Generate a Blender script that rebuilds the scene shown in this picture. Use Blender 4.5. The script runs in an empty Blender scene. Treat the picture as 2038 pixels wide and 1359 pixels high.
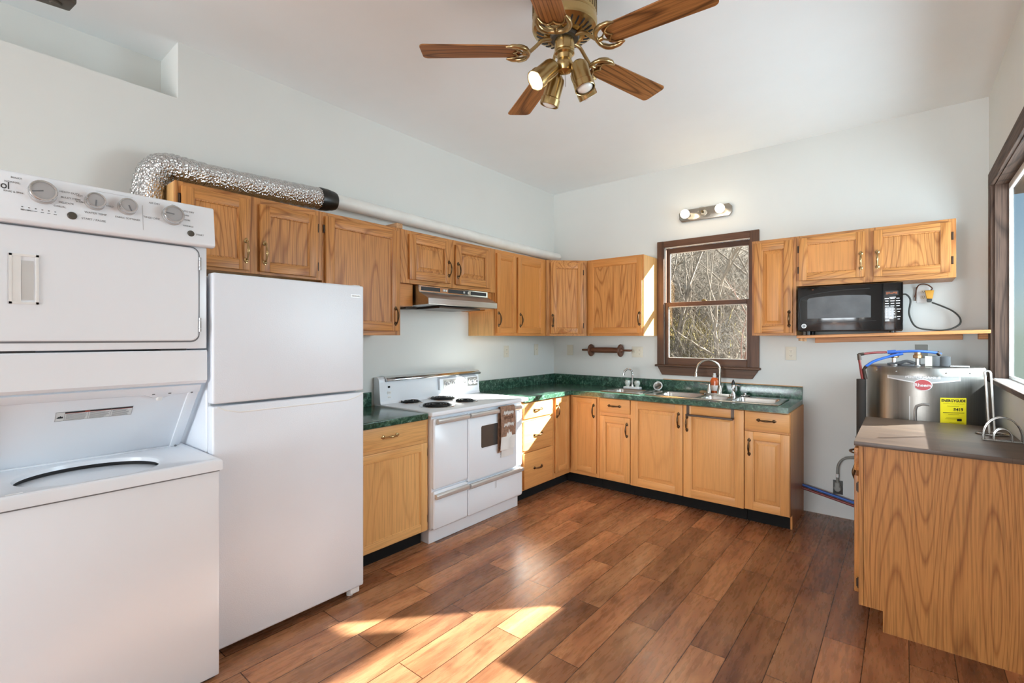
import bpy, bmesh, math, random
from mathutils import Vector, Matrix
random.seed(7)
PI = math.pi
SC = bpy.context.scene
COL = SC.collection

# ------------------------------------------------------------------ camera
cam_d = bpy.data.cameras.new('camera'); cam = bpy.data.objects.new('camera', cam_d); COL.objects.link(cam)
cam_d.sensor_width = 36.0; cam_d.lens = 956.27 / 2038.0 * 36.0; cam_d.shift_y = -8.11 / 2038.0
cam_d.clip_start = 0.05; cam_d.clip_end = 300
cam.location = (3.134, -4.612, 1.4316); cam.rotation_euler = (math.radians(90), 0, math.radians(39.1845))
SC.camera = cam
# ------------------------------------------------------------------ view, world, sun, added fill lamps
SC.view_settings.view_transform = 'Standard'; SC.view_settings.look = 'None'
SC.view_settings.gamma = 1.0; SC.view_settings.use_curve_mapping = False
SC.view_settings.exposure = -0.02
SC.cycles.use_denoising = True
SC.cycles.max_bounces = 10; SC.cycles.diffuse_bounces = 6; SC.cycles.glossy_bounces = 4
SC.cycles.transparent_max_bounces = 12; SC.cycles.sample_clamp_indirect = 6.0
SC.cycles.caustics_reflective = False; SC.cycles.caustics_refractive = False
w = bpy.data.worlds.new('sky'); SC.world = w; w.use_nodes = True
wn = w.node_tree.nodes; wl = w.node_tree.links
sky = wn.new('ShaderNodeTexSky'); sky.sky_type = 'HOSEK_WILKIE'
sky.sun_direction = Vector((1, 1.10, 0.76)).normalized(); sky.turbidity = 3.0; sky.ground_albedo = 0.3
wl.new(sky.outputs[0], wn['Background'].inputs[0]); wn['Background'].inputs[1].default_value = 4.5
sun_d = bpy.data.lights.new('sun', 'SUN'); sun_o = bpy.data.objects.new('sun', sun_d); COL.objects.link(sun_o)
sun_d.energy = 64.0; sun_d.angle = math.radians(0.6); sun_d.color = (1.0, 0.965, 0.91)
sun_o.rotation_euler = Vector((1, 1.10, 0.76)).to_track_quat('Z', 'Y').to_euler(); sun_o.location = (8, 8, 8)

def fill_lamp(name, loc, target, sx, sy, watts, color=(1, 1, 1)):
    d = bpy.data.lights.new(name, 'AREA'); o = bpy.data.objects.new(name, d); COL.objects.link(o)
    d.shape = 'RECTANGLE'; d.size = sx; d.size_y = sy; d.energy = watts; d.color = color
    o.location = loc; o.rotation_euler = (Vector(target) - Vector(loc)).to_track_quat('-Z', 'Y').to_euler()
    return o
# area lamps added as fill: two behind the camera, one outside the side window
fill_lamp('fill_lamp_front', (1.8, -11.25, 1.1), (1.8, -2, 3.6), 3.0, 2.0, 470, (0.87, 0.94, 1.0))
fill_lamp('fill_lamp_side', (3.98, -7.9, 1.6), (0, -6.9, 1.9), 1.9, 1.7, 25, (0.86, 0.94, 1.0))

fill_lamp('fill_lamp_right_window', (4.05, -1.2, 1.8), (0, -1.9, 1.4), 1.9, 1.2, 135, (0.92, 0.97, 1.0))  # lamp added outside the visible window to boost its sky light

# ------------------------------------------------------------------ materials
def lin(c):
    if isinstance(c, str):
        c = [int(c[i:i + 2], 16) / 255 for i in (0, 2, 4)]
    return tuple(x / 12.92 if x <= 0.04045 else ((x + 0.055) / 1.055) ** 2.4 for x in c) + (1.0,)
MATS = {}
class NT:
    def __init__(s, name):
        s.m = bpy.data.materials.new(name); s.m.use_nodes = True; MATS[name] = s.m
        s.t = s.m.node_tree; s.b = s.t.nodes['Principled BSDF']; s.out = s.t.nodes['Material Output']
    def n(s, t, **kw):
        x = s.t.nodes.new(t)
        for k, v in kw.items(): setattr(x, k, v)
        return x
    def l(s, a, b): s.t.links.new(a, b)
    def coord(s, scale=(1, 1, 1), rand=True, rot=(0, 0, 0), loc=(0, 0, 0)):
        tc = s.n('ShaderNodeTexCoord'); mp = s.n('ShaderNodeMapping')
        src = tc.outputs['Object']
        if rand:
            oi = s.n('ShaderNodeObjectInfo'); mu = s.n('ShaderNodeMath', operation='MULTIPLY'); mu.inputs[1].default_value = 37.0
            s.l(oi.outputs['Random'], mu.inputs[0])
            ad = s.n('ShaderNodeVectorMath', operation='ADD'); s.l(src, ad.inputs[0]); s.l(mu.outputs[0], ad.inputs[1]); src = ad.outputs[0]
        s.l(src, mp.inputs[0]); mp.inputs['Scale'].default_value = scale; mp.inputs['Rotation'].default_value = rot; mp.inputs['Location'].default_value = loc
        return mp.outputs[0]
    def noise(s, vec, scale, detail=2, rough=0.5, dist=0.0):
        x = s.n('ShaderNodeTexNoise'); s.l(vec, x.inputs['Vector'])
        x.inputs['Scale'].default_value = scale; x.inputs['Detail'].default_value = detail; x.inputs['Roughness'].default_value = rough
        x.inputs['Distortion'].default_value = dist
        return x.outputs['Fac']
    def math(s, op, a, b=None, c=None):
        x = s.n('ShaderNodeMath', operation=op)
        for i, v in enumerate((a, b, c)):
            if v is None: continue
            if hasattr(v, 'default_value'): s.l(v, x.inputs[i])
            else: x.inputs[i].default_value = v
        return x.outputs[0]
    def ramp(s, fac, stops):
        x = s.n('ShaderNodeValToRGB'); s.l(fac, x.inputs[0]); e = x.color_ramp.elements
        while len(e) < len(stops): e.new(0.5)
        for i, (p, c) in enumerate(stops): e[i].position = p; e[i].color = c if len(c) == 4 else tuple(c) + (1,)
        return x.outputs[0]
    def mix(s, fac, a, b, mode='MIX'):
        x = s.n('ShaderNodeMix', data_type='RGBA', blend_type=mode)
        for i, v in ((0, fac), (6, a), (7, b)):
            if hasattr(v, 'default_value'): s.l(v, x.inputs[i])
            else: x.inputs[i].default_value = v
        return x.outputs[2]
    def bump(s, h, strength=0.1, dist=0.01):
        x = s.n('ShaderNodeBump'); x.inputs['Strength'].default_value = strength; x.inputs['Distance'].default_value = dist
        s.l(h, x.inputs['Height']); s.l(x.outputs[0], s.b.inputs['Normal'])
    def col(s, c):
        if hasattr(c, 'default_value'): s.l(c, s.b.inputs['Base Color'])
        else: s.b.inputs['Base Color'].default_value = c
    def set(s, **k):
        for a, v in k.items():
            s.b.inputs[a.replace('_', ' ')].default_value = v
        return s
def plain(name, c, rough=0.5, metal=0.0, mottle=0.06, scale=8.0, **k):
    t = NT(name); t.set(Roughness=rough, Metallic=metal, **k)
    c = lin(c); d = tuple(x * (1 - mottle) for x in c[:3]) + (1,); e = tuple(min(1, x * (1 + mottle * 0.5)) for x in c[:3]) + (1,)
    t.col(t.ramp(t.noise(t.coord(), scale, 3), [(0.3, d), (0.7, e)]))
    return t.m
def wood(name, light, dark, axis, contour=34.0, contrast=0.75, rough=0.38, wide=4.5, pore=0.3, stretch=0.13, sheen=0.3):
    """oak: contour lines of a noise stretched along the grain, plus fine pores"""
    t = NT(name); t.set(Roughness=rough); t.b.inputs['Specular IOR Level'].default_value = sheen
    s = [1.0, 1.0, 1.0]; s['xyz'.index(axis)] = stretch
    f = t.noise(t.coord(tuple(s)), wide, 1.0, 0.4, 0.25)
    tri = t.math('PINGPONG', t.math('MULTIPLY', f, contour), 1.0)
    s2 = [1.0, 1.0, 1.0]; s2['xyz'.index(axis)] = 0.025
    fine = t.noise(t.coord(tuple(s2)), 150.0, 2.0, 0.6)
    s3 = [1.0, 1.0, 1.0]; s3['xyz'.index(axis)] = 0.2
    big = t.noise(t.coord(tuple(s3)), 1.6, 1.0)
    a = t.ramp(tri, [(0.0, (0, 0, 0)), (0.12, (0.35,) * 3), (0.36, (1, 1, 1))])
    L, D = lin(light), lin(dark)
    base = t.mix(t.math('MULTIPLY', a, contrast), D, L) if False else t.mix(a, tuple(D[i] * contrast + L[i] * (1 - contrast) for i in range(3)) + (1,), L)
    p = t.ramp(fine, [(0.38, (1 - pore,) * 3), (0.55, (1, 1, 1))])
    g = t.ramp(big, [(0.3, (0.88, 0.86, 0.84)), (0.7, (1.06, 1.06, 1.06))])
    t.col(t.mix(1.0, t.mix(1.0, base, p, 'MULTIPLY'), g, 'MULTIPLY'))
    t.bump(fine, 0.06, 0.002)
    return t.m
def oakset(pre, light, dark, **k):
    for ax in 'xyz': wood(pre + '_' + ax, light, dark, ax, **k)
oakset('oak', 'c6884c', '935628', contrast=0.75)
oakset('oakflat', 'c98748', 'aa6d36', contour=10.0, contrast=0.35, pore=0.14)
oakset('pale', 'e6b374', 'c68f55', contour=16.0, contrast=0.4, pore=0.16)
oakset('birch', 'dba062', 'bd8249', contour=10.0, contrast=0.32, pore=0.10)
oakset('lam', 'bd8146', '844b1f', contour=66.0, contrast=0.62, pore=0.3, wide=3.6, stretch=0.11, rough=0.42)
oakset('blade', 'a9713f', '5e3516', contour=34.0, contrast=0.9, wide=4.0, pore=0.4)
oakset('trimwood', '62432f', '3d281b', contour=8.0, contrast=0.7, rough=0.42, pore=0.3)
oakset('oldbeam', '5f4a3e', '35271f', contour=22.0, contrast=0.8, rough=0.7, pore=0.45)
oakset('walnutpin', '6d4633', '45281b', contour=7.0, contrast=0.6, rough=0.35)
oakset('rawwood', 'cda37a', 'a67b52', contour=8.0, contrast=0.4, rough=0.7)
oakset('shelfwood', 'd6935a', 'a86a37', contour=7.0, contrast=0.5, rough=0.4)

def paint(name, c):
    t = NT(name); t.set(Roughness=0.85); t.b.inputs['Specular IOR Level'].default_value = 0.2
    co = t.coord(rand=False); L = lin(c)
    t.col(t.ramp(t.noise(co, 1.3, 4, 0.6), [(0.3, tuple(x * 0.965 for x in L[:3]) + (1,)), (0.7, L)]))
    t.bump(t.noise(co, 260, 2), 0.05, 0.002); return t.m
paint('wall_paint', 'dadbd7'); paint('ceiling_paint', 'f0f4f5')

t = NT('white_enamel'); t.set(Roughness=0.22); L = lin('eaeef3')
t.col(t.ramp(t.noise(t.coord(), 2.0, 2), [(0.3, tuple(x * 0.97 for x in L[:3]) + (1,)), (0.7, L)]))
t = NT('white_pebbled'); t.set(Roughness=0.33); L = lin('e2e7ee')
t.col(t.ramp(t.noise(t.coord(), 3.0, 2), [(0.3, tuple(x * 0.97 for x in L[:3]) + (1,)), (0.7, L)]))
t.bump(t.noise(t.coord(), 230, 2), 0.35, 0.0015)
plain('white_plastic', 'e8e8e6', 0.4); plain('grey_plastic', 'b9babb', 0.35); plain('knob_silver', 'b3b4b6', 0.32, 0.4)
plain('warm_white_plastic', 'e4e1d8', 0.4); plain('tub_grey', '9a9da3', 0.35); plain('handle_silver', 'd3d1cd', 0.24, 0.45); plain('recess_grey', 'cbcbc9', 0.4); plain('seam_grey', '77787b', 0.6); plain('seam_dark', '2c2c2d', 0.7)
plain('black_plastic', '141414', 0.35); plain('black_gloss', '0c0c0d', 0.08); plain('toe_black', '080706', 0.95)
plain('grey_text', '8d8d8e', 0.6); plain('dark_text', '3b3b3c', 0.6); plain('black_ink', '101010', 0.6); plain('white_ink', 'e8e8e8', 0.6)
plain('red_ink', 'a8432e', 0.6); plain('amber_ink', '8a4a26', 0.5); plain('badge_red', 'b3202a', 0.35)
plain('energy_yellow', 'f0dc1e', 0.5); plain('almond_plate', 'd8d2c1', 0.45); plain('ivory_plate', 'dfd9c9', 0.45)
plain('wall_foam', '35302c', 0.9); plain('grey_foam', '5a5a5b', 0.9); plain('tape_black', '16130f', 0.35, mottle=0.4, scale=30)
plain('pipe_white', 'e6e5e0', 0.35); plain('pex_blue', '2f62b8', 0.4); plain('pex_red', '7c2722', 0.4); plain('cord_dark', '3a3a36', 0.5)
plain('cord_grey', '8b8b85', 0.5); plain('plug_yellow', 'd79a23', 0.45); plain('copper_band', 'b88d64', 0.3, 0.8)
plain('bronze_pull', '5d4630', 0.3, 0.85, 0.3, 40); plain('brass_pull', 'b79a6c', 0.22, 0.9, 0.25, 40); plain('hinge_bronze', '3d2c20', 0.4, 0.6)
plain('dark_metal', '4c4038', 0.35, 0.7); plain('coil_black', '1d1c1c', 0.45, 0.3); plain('oven_glass', '4b4744', 0.08)
plain('soap_orange', 'd2622a', 0.2, 0.0, 0.2); plain('towel_brown', '9a7660', 0.9, 0, 0.4, 40); plain('towel_white', 'e6e3de', 0.9)
plain('wire_white', 'd9d8d4', 0.3, 0.3); plain('wire_steel', 'a5a39f', 0.25, 0.9); plain('clear_knob', 'c7cdc4', 0.15)
plain('sticker_white', 'dcdcda', 0.5); plain('sponge_tan', '9a8160', 0.9); plain('cast_dark', '4a443a', 0.5)
plain('bark', '94877a', 0.9, 0, 0.35, 6); plain('bark_red', '8a6455', 0.9, 0, 0.3, 6); plain('twig', '6b6053', 0.9, 0, 0.4, 3); plain('dry_grass', 'b5a562', 0.9, 0, 0.3, 5)
plain('evergreen', '4a4a2c', 0.9, 0, 0.4, 4)
def metal(name, c, rough, axis=None, str_=0.0):
    t = NT(name); t.set(Roughness=rough, Metallic=1.0)
    s = [1, 1, 1]
    if axis: s['xyz'.index(axis)] = 0.02
    f = t.noise(t.coord(tuple(s)), 120 if axis else 6, 2)
    L = lin(c); t.col(t.ramp(f, [(0.25, tuple(x * 0.85 for x in L[:3]) + (1,)), (0.75, L)]))
    if axis: t.bump(f, 0.03, 0.001)
    return t.m
metal('chrome', 'dcdcdc', 0.12); metal('soft_chrome', 'e2e0dd', 0.27); metal('bar_chrome', 'b3aa9e', 0.2); metal('steel_x', 'c9c6c1', 0.24, 'x'); metal('steel_y', 'c4c3c1', 0.22, 'y')
metal('tank_steel', '918d87', 0.36, 'z'); metal('antique_brass', 'c0a674', 0.27); metal('brass_edge', 'b59b70', 0.3); metal('dull_brass', '7f6c48', 0.4)
metal('tank_silver', 'c7c7c6', 0.35); metal('nickel', 'b9b4aa', 0.2); metal('hood_steel', 'b9b8b6', 0.28, 'y')
t = NT('foil'); t.set(Roughness=0.16, Metallic=1.0); t.col(lin('d9d9d9'))
v = t.n('ShaderNodeTexVoronoi'); t.l(t.coord((1, 1.6, 1)), v.inputs['Vector']); v.inputs['Scale'].default_value = 75
t.bump(v.outputs['Distance'], 0.75, 0.012)
t = NT('green_laminate'); t.set(Roughness=0.16); co = t.coord(rand=False)
f = t.noise(co, 26, 5, 0.65, 1.2); g = t.noise(co, 90, 3, 0.6)
c1 = t.ramp(f, [(0.34, lin('17291f')), (0.5, lin('2d4c3c')), (0.62, lin('4f7460')), (0.74, lin('9fb0a2'))])
t.col(t.mix(t.ramp(g, [(0.45, (0, 0, 0)), (0.75, (0.6,) * 3)]), c1, lin('3f5f57')))
t = NT('brown_laminate'); t.set(Roughness=0.42); co = t.coord(rand=False)
br = t.n('ShaderNodeTexBrick'); t.l(co, br.inputs['Vector']); br.offset = 0.5; br.inputs['Scale'].default_value = 1.0
br.inputs['Brick Width'].default_value = 0.46; br.inputs['Row Height'].default_value = 0.155; br.inputs['Mortar Size'].default_value = 0.0006
br.inputs['Color1'].default_value = lin('65503f'); br.inputs['Color2'].default_value = lin('513f33'); br.inputs['Mortar'].default_value = lin('453427')
t.col(t.mix(1.0, br.outputs[0], t.ramp(t.noise(t.coord((0.1, 1, 1), False), 30, 3), [(0.3, (0.8, 0.8, 0.8)), (0.7, (1.1, 1.1, 1.1))]), 'MULTIPLY'))
# floor: planks along y, 0.158 wide, 0.937 long, half-offset rows
t = NT('plank_floor'); t.set(Roughness=0.3)
tc = t.n('ShaderNodeTexCoord'); sx = t.n('ShaderNodeSeparateXYZ'); t.l(tc.outputs['Object'], sx.inputs[0])
cb = t.n('ShaderNodeCombineXYZ'); t.l(t.math('ADD', sx.outputs[1], 9.3733), cb.inputs[0]); t.l(t.math('ADD', sx.outputs[0], 3.3375), cb.inputs[1])
def brick(a, b, mort, ms, bias=0.0):
    br = t.n('ShaderNodeTexBrick'); t.l(cb.outputs[0], br.inputs['Vector']); br.offset = 0.5; br.offset_frequency = 2; br.squash = 1.0
    br.inputs['Scale'].default_value = 1.0; br.inputs['Brick Width'].default_value = 0.9365; br.inputs['Row Height'].default_value = 0.1583
    br.inputs['Mortar Size'].default_value = ms; br.inputs['Mortar Smooth'].default_value = 0.3; br.inputs['Bias'].default_value = bias
    br.inputs['Color1'].default_value = a; br.inputs['Color2'].default_value = b; br.inputs['Mortar'].default_value = mort
    return br
b1 = brick((0, 0, 0, 1), (1, 1, 1, 1), (0.5, 0.5, 0.5, 1), 0.0)
rnd = t.n('ShaderNodeRGBToBW'); t.l(b1.outputs[0], rnd.inputs[0])
sep = t.n('ShaderNodeVectorMath', operation='SCALE'); t.l(b1.outputs[0], sep.inputs[0]); sep.inputs['Scale'].default_value = 23.0
ad = t.n('ShaderNodeVectorMath', operation='ADD'); t.l(tc.outputs['Object'], ad.inputs[0]); t.l(sep.outputs[0], ad.inputs[1])
mp = t.n('ShaderNodeMapping'); t.l(ad.outputs[0], mp.inputs[0]); mp.inputs['Scale'].default_value = (1, 0.14, 1)
g1 = t.noise(mp.outputs[0], 7, 5, 0.6, 0.6); g2 = t.noise(mp.outputs[0], 60, 3, 0.6)
mk = t.n('ShaderNodeMapping'); t.l(ad.outputs[0], mk.inputs[0]); mk.inputs['Scale'].default_value = (1, 0.5, 1); knot = t.noise(mk.outputs[0], 9, 2, 0.5)
base = t.ramp(g1, [(0.22, lin('653d28')), (0.45, lin('9d6746')), (0.62, lin('b88159')), (0.8, lin('cc9d78'))])
tone = t.ramp(rnd.outputs[0], [(0.0, (0.68, 0.65, 0.63)), (0.5, (0.93, 0.93, 0.93)), (1.0, (1.18, 1.14, 1.09))])
c2 = t.mix(1.0, base, tone, 'MULTIPLY')
c3 = t.mix(1.0, c2, t.ramp(g2, [(0.3, (0.78,) * 3), (0.6, (1.05,) * 3)]), 'MULTIPLY')
c4 = t.mix(1.0, c3, t.ramp(knot, [(0.24, (0.62, 0.58, 0.55)), (0.36, (1, 1, 1))]), 'MULTIPLY')
b2 = brick((1, 1, 1, 1), (1, 1, 1, 1), (0.16, 0.13, 0.11, 1), 0.0022)
t.col(t.mix(1.0, c4, b2.outputs[0], 'MULTIPLY'))
hb = t.n('ShaderNodeRGBToBW'); t.l(b2.outputs[0], hb.inputs[0])
t.bump(t.math('ADD', hb.outputs[0], t.math('MULTIPLY', g2, 0.25)), 0.35, 0.002)
t.l(t.ramp(g2, [(0.2, (0.22,) * 3), (0.8, (0.34,) * 3)]), t.b.inputs['Roughness'])
t = NT('hill_ground'); t.set(Roughness=0.95); f = t.noise(t.coord(rand=False), 2.5, 6, 0.7)
t.col(t.ramp(f, [(0.3, lin('443c33')), (0.5, lin('5e564a')), (0.7, lin('7a7064'))])); t.bump(f, 1.0, 0.2)
def glass(name, tint, amount):
    t = NT(name); t.t.nodes.remove(t.b)
    tr = t.n('ShaderNodeBsdfTransparent'); tr.inputs[0].default_value = tint
    gl = t.n('ShaderNodeBsdfGlossy'); gl.inputs['Roughness'].default_value = 0.02
    fr = t.n('ShaderNodeLayerWeight'); fr.inputs['Blend'].default_value = 0.5
    mx = t.n('ShaderNodeMixShader'); t.l(t.math('MULTIPLY_ADD', t.math('POWER', fr.outputs['Facing'], 4.0), amount * 0.7, 0.03), mx.inputs[0]); t.l(tr.outputs[0], mx.inputs[1]); t.l(gl.outputs[0], mx.inputs[2])
    t.l(mx.outputs[0], t.out.inputs[0]); return t.m
glass('window_glass', (0.93, 0.95, 0.94, 1), 0.6); glass('hazy_glass', (0.70, 0.755, 0.785, 1), 0.12); glass('bulb_clear', (0.92, 0.92, 0.9, 1), 1.0)
def glow(name, c, s):
    t = NT(name); t.set(Roughness=0.4); t.col(lin('f4efe6')); t.b.inputs['Emission Color'].default_value = lin(c); t.b.inputs['Emission Strength'].default_value = s
glow('bulb_lit', 'fff0d6', 2.2); glow('bulb_spot_lit', 'fff1da', 9.0); plain('bulb_white', 'eceae6', 0.25)
M = MATS

# ------------------------------------------------------------------ mesh builder
def frame(o, u, n):
    """local (u, n, z) -> world"""
    o, u, n = Vector(o), Vector(u), Vector(n)
    return lambda p: o + u * p[0] + n * p[1] + Vector((0, 0, p[2]))
ID = lambda p: Vector(p)
class MB:
    def __init__(s, T=ID): s.bm = bmesh.new(); s.T = T; s.mi = 0
    def face(s, vs):
        try: f = s.bm.faces.new(vs); f.material_index = s.mi; return f
        except ValueError: return None
    def verts(s, pts): return [s.bm.verts.new(s.T(p)) for p in pts]
    def box(s, a, b, bev=0.0, seg=1):
        x0, y0, z0 = a; x1, y1, z1 = b
        v = s.verts([(x0, y0, z0), (x1, y0, z0), (x1, y1, z0), (x0, y1, z0), (x0, y0, z1), (x1, y0, z1), (x1, y1, z1), (x0, y1, z1)])
        fs = [s.face([v[i] for i in q]) for q in ((0, 3, 2, 1), (4, 5, 6, 7), (0, 1, 5, 4), (1, 2, 6, 5), (2, 3, 7, 6), (3, 0, 4, 7))]
        if bev:
            es = list({e for f in fs for e in f.edges})
            r = bmesh.ops.bevel(s.bm, geom=es, offset=bev, segments=seg, affect='EDGES', profile=0.6)
            for f in r['faces']: f.material_index = s.mi
        return s
    def prism(s, poly, a, b, axis='y', bev=0.0, seg=1):
        """poly: 2D points in the two other axes (in order x,y,z without axis); extruded from a to b"""
        def mk(p, c): return {'x': (c, p[0], p[1]), 'y': (p[0], c, p[1]), 'z': (p[0], p[1], c)}[axis]
        A = s.verts([mk(p, a) for p in poly]); B = s.verts([mk(p, b) for p in poly]); n = len(poly)
        fs = [s.face(A), s.face(B[::-1])] + [s.face([A[i], A[(i + 1) % n], B[(i + 1) % n], B[i]]) for i in range(n)]
        if bev:
            es = list({e for f in fs if f for e in f.edges})
            r = bmesh.ops.bevel(s.bm, geom=es, offset=bev, segments=seg, affect='EDGES', profile=0.6)
            for f in r['faces']: f.material_index = s.mi
        return s
    def loft(s, rings, cap=True, closed=True):
        R = [s.verts(r) for r in rings]; n = len(R[0])
        for a, b in zip(R, R[1:]):
            for i in range(n if closed else n - 1):
                s.face([a[i], a[(i + 1) % n], b[(i + 1) % n], b[i]])
        if cap: s.face(R[0][::-1]); s.face(R[-1])
        return s
    def lathe(s, prof, c, axis=(0, 0, 1), n=24, cap=True, k=1.0):
        """prof: (radius, height along axis) list"""
        ax = Vector(axis).normalized(); c = Vector(c); prof = [(r * k, h * k) for r, h in prof]
        e1 = ax.orthogonal().normalized(); e2 = ax.cross(e1)
        rings = [[tuple(c + ax * h + (e1 * math.cos(2 * PI * i / n) + e2 * math.sin(2 * PI * i / n)) * max(r, 1e-5)) for i in range(n)] for r, h in prof]
        return s.loft(rings, cap)
    def cyl(s, a, b, r, n=16, r2=None):
        a, b = Vector(a), Vector(b); d = b - a
        return s.lathe([(r, 0), (r if r2 is None else r2, d.length)], a, d, n)
    def sphere(s, c, r, n=16, m=10, sc=(1, 1, 1)):
        rings = []
        for j in range(m + 1):
            th = PI * j / m
            rr, h = max(math.sin(th), 1e-4) * r, -math.cos(th) * r
            rings.append([(c[0] + sc[0] * rr * math.cos(2 * PI * i / n), c[1] + sc[1] * rr * math.sin(2 * PI * i / n), c[2] + sc[2] * h) for i in range(n)])
        return s.loft(rings)
    def tube(s, pts, r, n=8, cap=True):
        P = [Vector(p) for p in pts]; k = len(P)
        rad = r if isinstance(r, (list, tuple)) else [r] * k
        tan = [(P[min(i + 1, k - 1)] - P[max(i - 1, 0)]).normalized() for i in range(k)]
        e = tan[0].orthogonal().normalized(); rings = []
        for i in range(k):
            e = (e - tan[i] * e.dot(tan[i])).normalized(); f = tan[i].cross(e)
            rings.append([tuple(P[i] + (e * math.cos(2 * PI * j / n) + f * math.sin(2 * PI * j / n)) * rad[i]) for j in range(n)])
        return s.loft(rings, cap)
    def fin(s, name, mats, parent=None, smooth=35, kind=None):
        bm = s.bm; bmesh.ops.recalc_face_normals(bm, faces=bm.faces)
        loc = root_loc(parent)
        if parent is None and s.T is not None and name in ORIGINS: pass
        if loc.length: bmesh.ops.translate(bm, verts=bm.verts, vec=-loc)
        me = bpy.data.meshes.new(name); bm.to_mesh(me); bm.free()
        if smooth:
            for p in me.polygons: p.use_smooth = True
            me.set_sharp_from_angle(angle=math.radians(smooth))
        for m in (mats if isinstance(mats, (list, tuple)) else [mats]): me.materials.append(MATS[m])
        o = bpy.data.objects.new(name, me); COL.objects.link(o)
        if parent is not None: o.parent = parent
        if kind: o['kind'] = kind
        return o
ORIGINS = {}
def root_loc(p):
    if p is None: return Vector((0, 0, 0))
    while p.parent is not None: p = p.parent
    return Vector(p.location)
def thing(name, label, cat, loc, group=None):
    o = bpy.data.objects.new(name, None); o.empty_display_size = 0.05; COL.objects.link(o)
    o.location = loc; o['label'] = label; o['category'] = cat
    if group: o['group'] = group
    return o
def tag(o, label, cat, group=None, kind=None):
    o['label'] = label; o['category'] = cat
    if group: o['group'] = group
    if kind: o['kind'] = kind
    return o
def center(o):
    """move a single-mesh thing's origin to the bottom centre of its mesh"""
    me = o.data; xs = [v.co for v in me.vertices]
    c = Vector(((min(v.x for v in xs) + max(v.x for v in xs)) / 2, (min(v.y for v in xs) + max(v.y for v in xs)) / 2, min(v.z for v in xs)))
    me.transform(Matrix.Translation(-c)); o.location = c; return o
def smooth_path(pts, n=8):
    P = [Vector(p) for p in pts]; out = []
    Q = [P[0] * 2 - P[1]] + P + [P[-1] * 2 - P[-2]]
    for i in range(1, len(Q) - 2):
        a, b, c, d = Q[i - 1:i + 3]
        for k in range(n):
            t = k / n
            out.append(0.5 * ((2 * b) + (c - a) * t + (2 * a - 5 * b + 4 * c - d) * t * t + (3 * b - a - 3 * c + d) * t ** 3))
    out.append(P[-1]); return [tuple(p) for p in out]
def text(name, body, size, o, u, up, mat, parent, depth=0.0006, align='CENTER', warp=None, bold=0.0, sx=1.0):
    cu = bpy.data.curves.new(name, 'FONT'); cu.body = body; cu.size = size; cu.extrude = depth; cu.align_x = align; cu.align_y = 'CENTER'; cu.offset = bold
    tmp = bpy.data.objects.new(name, cu); COL.objects.link(tmp)
    dg = bpy.context.evaluated_depsgraph_get(); me = bpy.data.meshes.new_from_object(tmp.evaluated_get(dg))
    bpy.data.objects.remove(tmp); bpy.data.curves.remove(cu)
    me.name = name
    u, up, o = Vector(u).normalized(), Vector(up).normalized(), Vector(o); nn = u.cross(up)
    loc = root_loc(parent)
    for v in me.vertices:
        x, y, z = v.co; x *= sx
        v.co = (Vector(warp(x, y, z)) if warp else o + u * x + up * y + nn * z) - loc
    me.materials.clear(); me.materials.append(MATS[mat])
    ob = bpy.data.objects.new(name, me); COL.objects.link(ob); ob.parent = parent
    return ob
def rrect(x0, x1, y0, y1, r, n=5):
    out = []
    for cx, cy, a in ((x1 - r, y1 - r, 0), (x0 + r, y1 - r, 90), (x0 + r, y0 + r, 180), (x1 - r, y0 + r, 270)):
        for k in range(n + 1):
            t = math.radians(a + 90 * k / n); out.append((cx + r * math.cos(t), cy + r * math.sin(t)))
    return out
UP = (0, 0, 1)

# ------------------------------------------------------------------ the room
H = 3.078
XR = 3.586; YF = -11.0  # unseen room depth stretched to even out the fill light
def struct(name, mb, mats, parent=None, smooth=0):
    o = mb.fin(name, mats, parent, smooth)
    if parent is None: o['kind'] = 'structure'
    return o
b = MB(); b.box((-0.12, YF - 0.12, -0.12), (XR + 0.12, 0.1, 0)); struct('floor', b, 'plank_floor')
b = MB(); b.box((-0.45, YF - 0.12, H), (XR + 0.12, 0.1, H + 0.1)); struct('ceiling', b, 'ceiling_paint')
# left wall with the plant-ledge niche under the ceiling
b = MB(); NZ, NY = 2.763, -3.713
b.box((-0.12, NY, 0), (0, 0.1, H)); b.box((-0.12, YF, 0), (0, NY, NZ)); b.box((-0.42, YF, NZ - 0.05), (-0.12, NY, NZ))
b.box((-0.42, YF, NZ), (-0.30, NY + 0.1, H)); b.box((-0.30, NY, NZ), (-0.12, NY + 0.1, H)); b.box((-0.42, YF - 0.1, NZ - .05), (0, YF, H)); struct('wall_left', b, 'wall_paint')
def wall_with_hole(name, plane, c0, c1, u0, u1, z0, z1, holes):
    b = MB(); us = sorted({u0, u1, *[h[0] for h in holes], *[h[1] for h in holes]}); zs = sorted({z0, z1, *[h[2] for h in holes], *[h[3] for h in holes]})
    for ua, ub in zip(us, us[1:]):
        for za, zb in zip(zs, zs[1:]):
            if any(h[0] <= ua and ub <= h[1] and h[2] <= za and zb <= h[3] for h in holes): continue
            if plane == 'y': b.box((ua, c0, za), (ub, c1, zb))
            else: b.box((c0, ua, za), (c1, ub, zb))
    bmesh.ops.remove_doubles(b.bm, verts=b.bm.verts, dist=1e-5)
    return struct(name, b, 'wall_paint')
wall_with_hole('wall_back', 'y', 0, 0.1, 0, XR + 0.12, 0, H, [(1.28, 2.115, 1.135, 2.335)])
wall_with_hole('wall_right', 'x', XR, XR + 0.08, YF, 0, 0, H, [(-2.2, -0.265, 1.15, 2.42), (-8.9, -6.95, 0.75, 2.45)])
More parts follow.
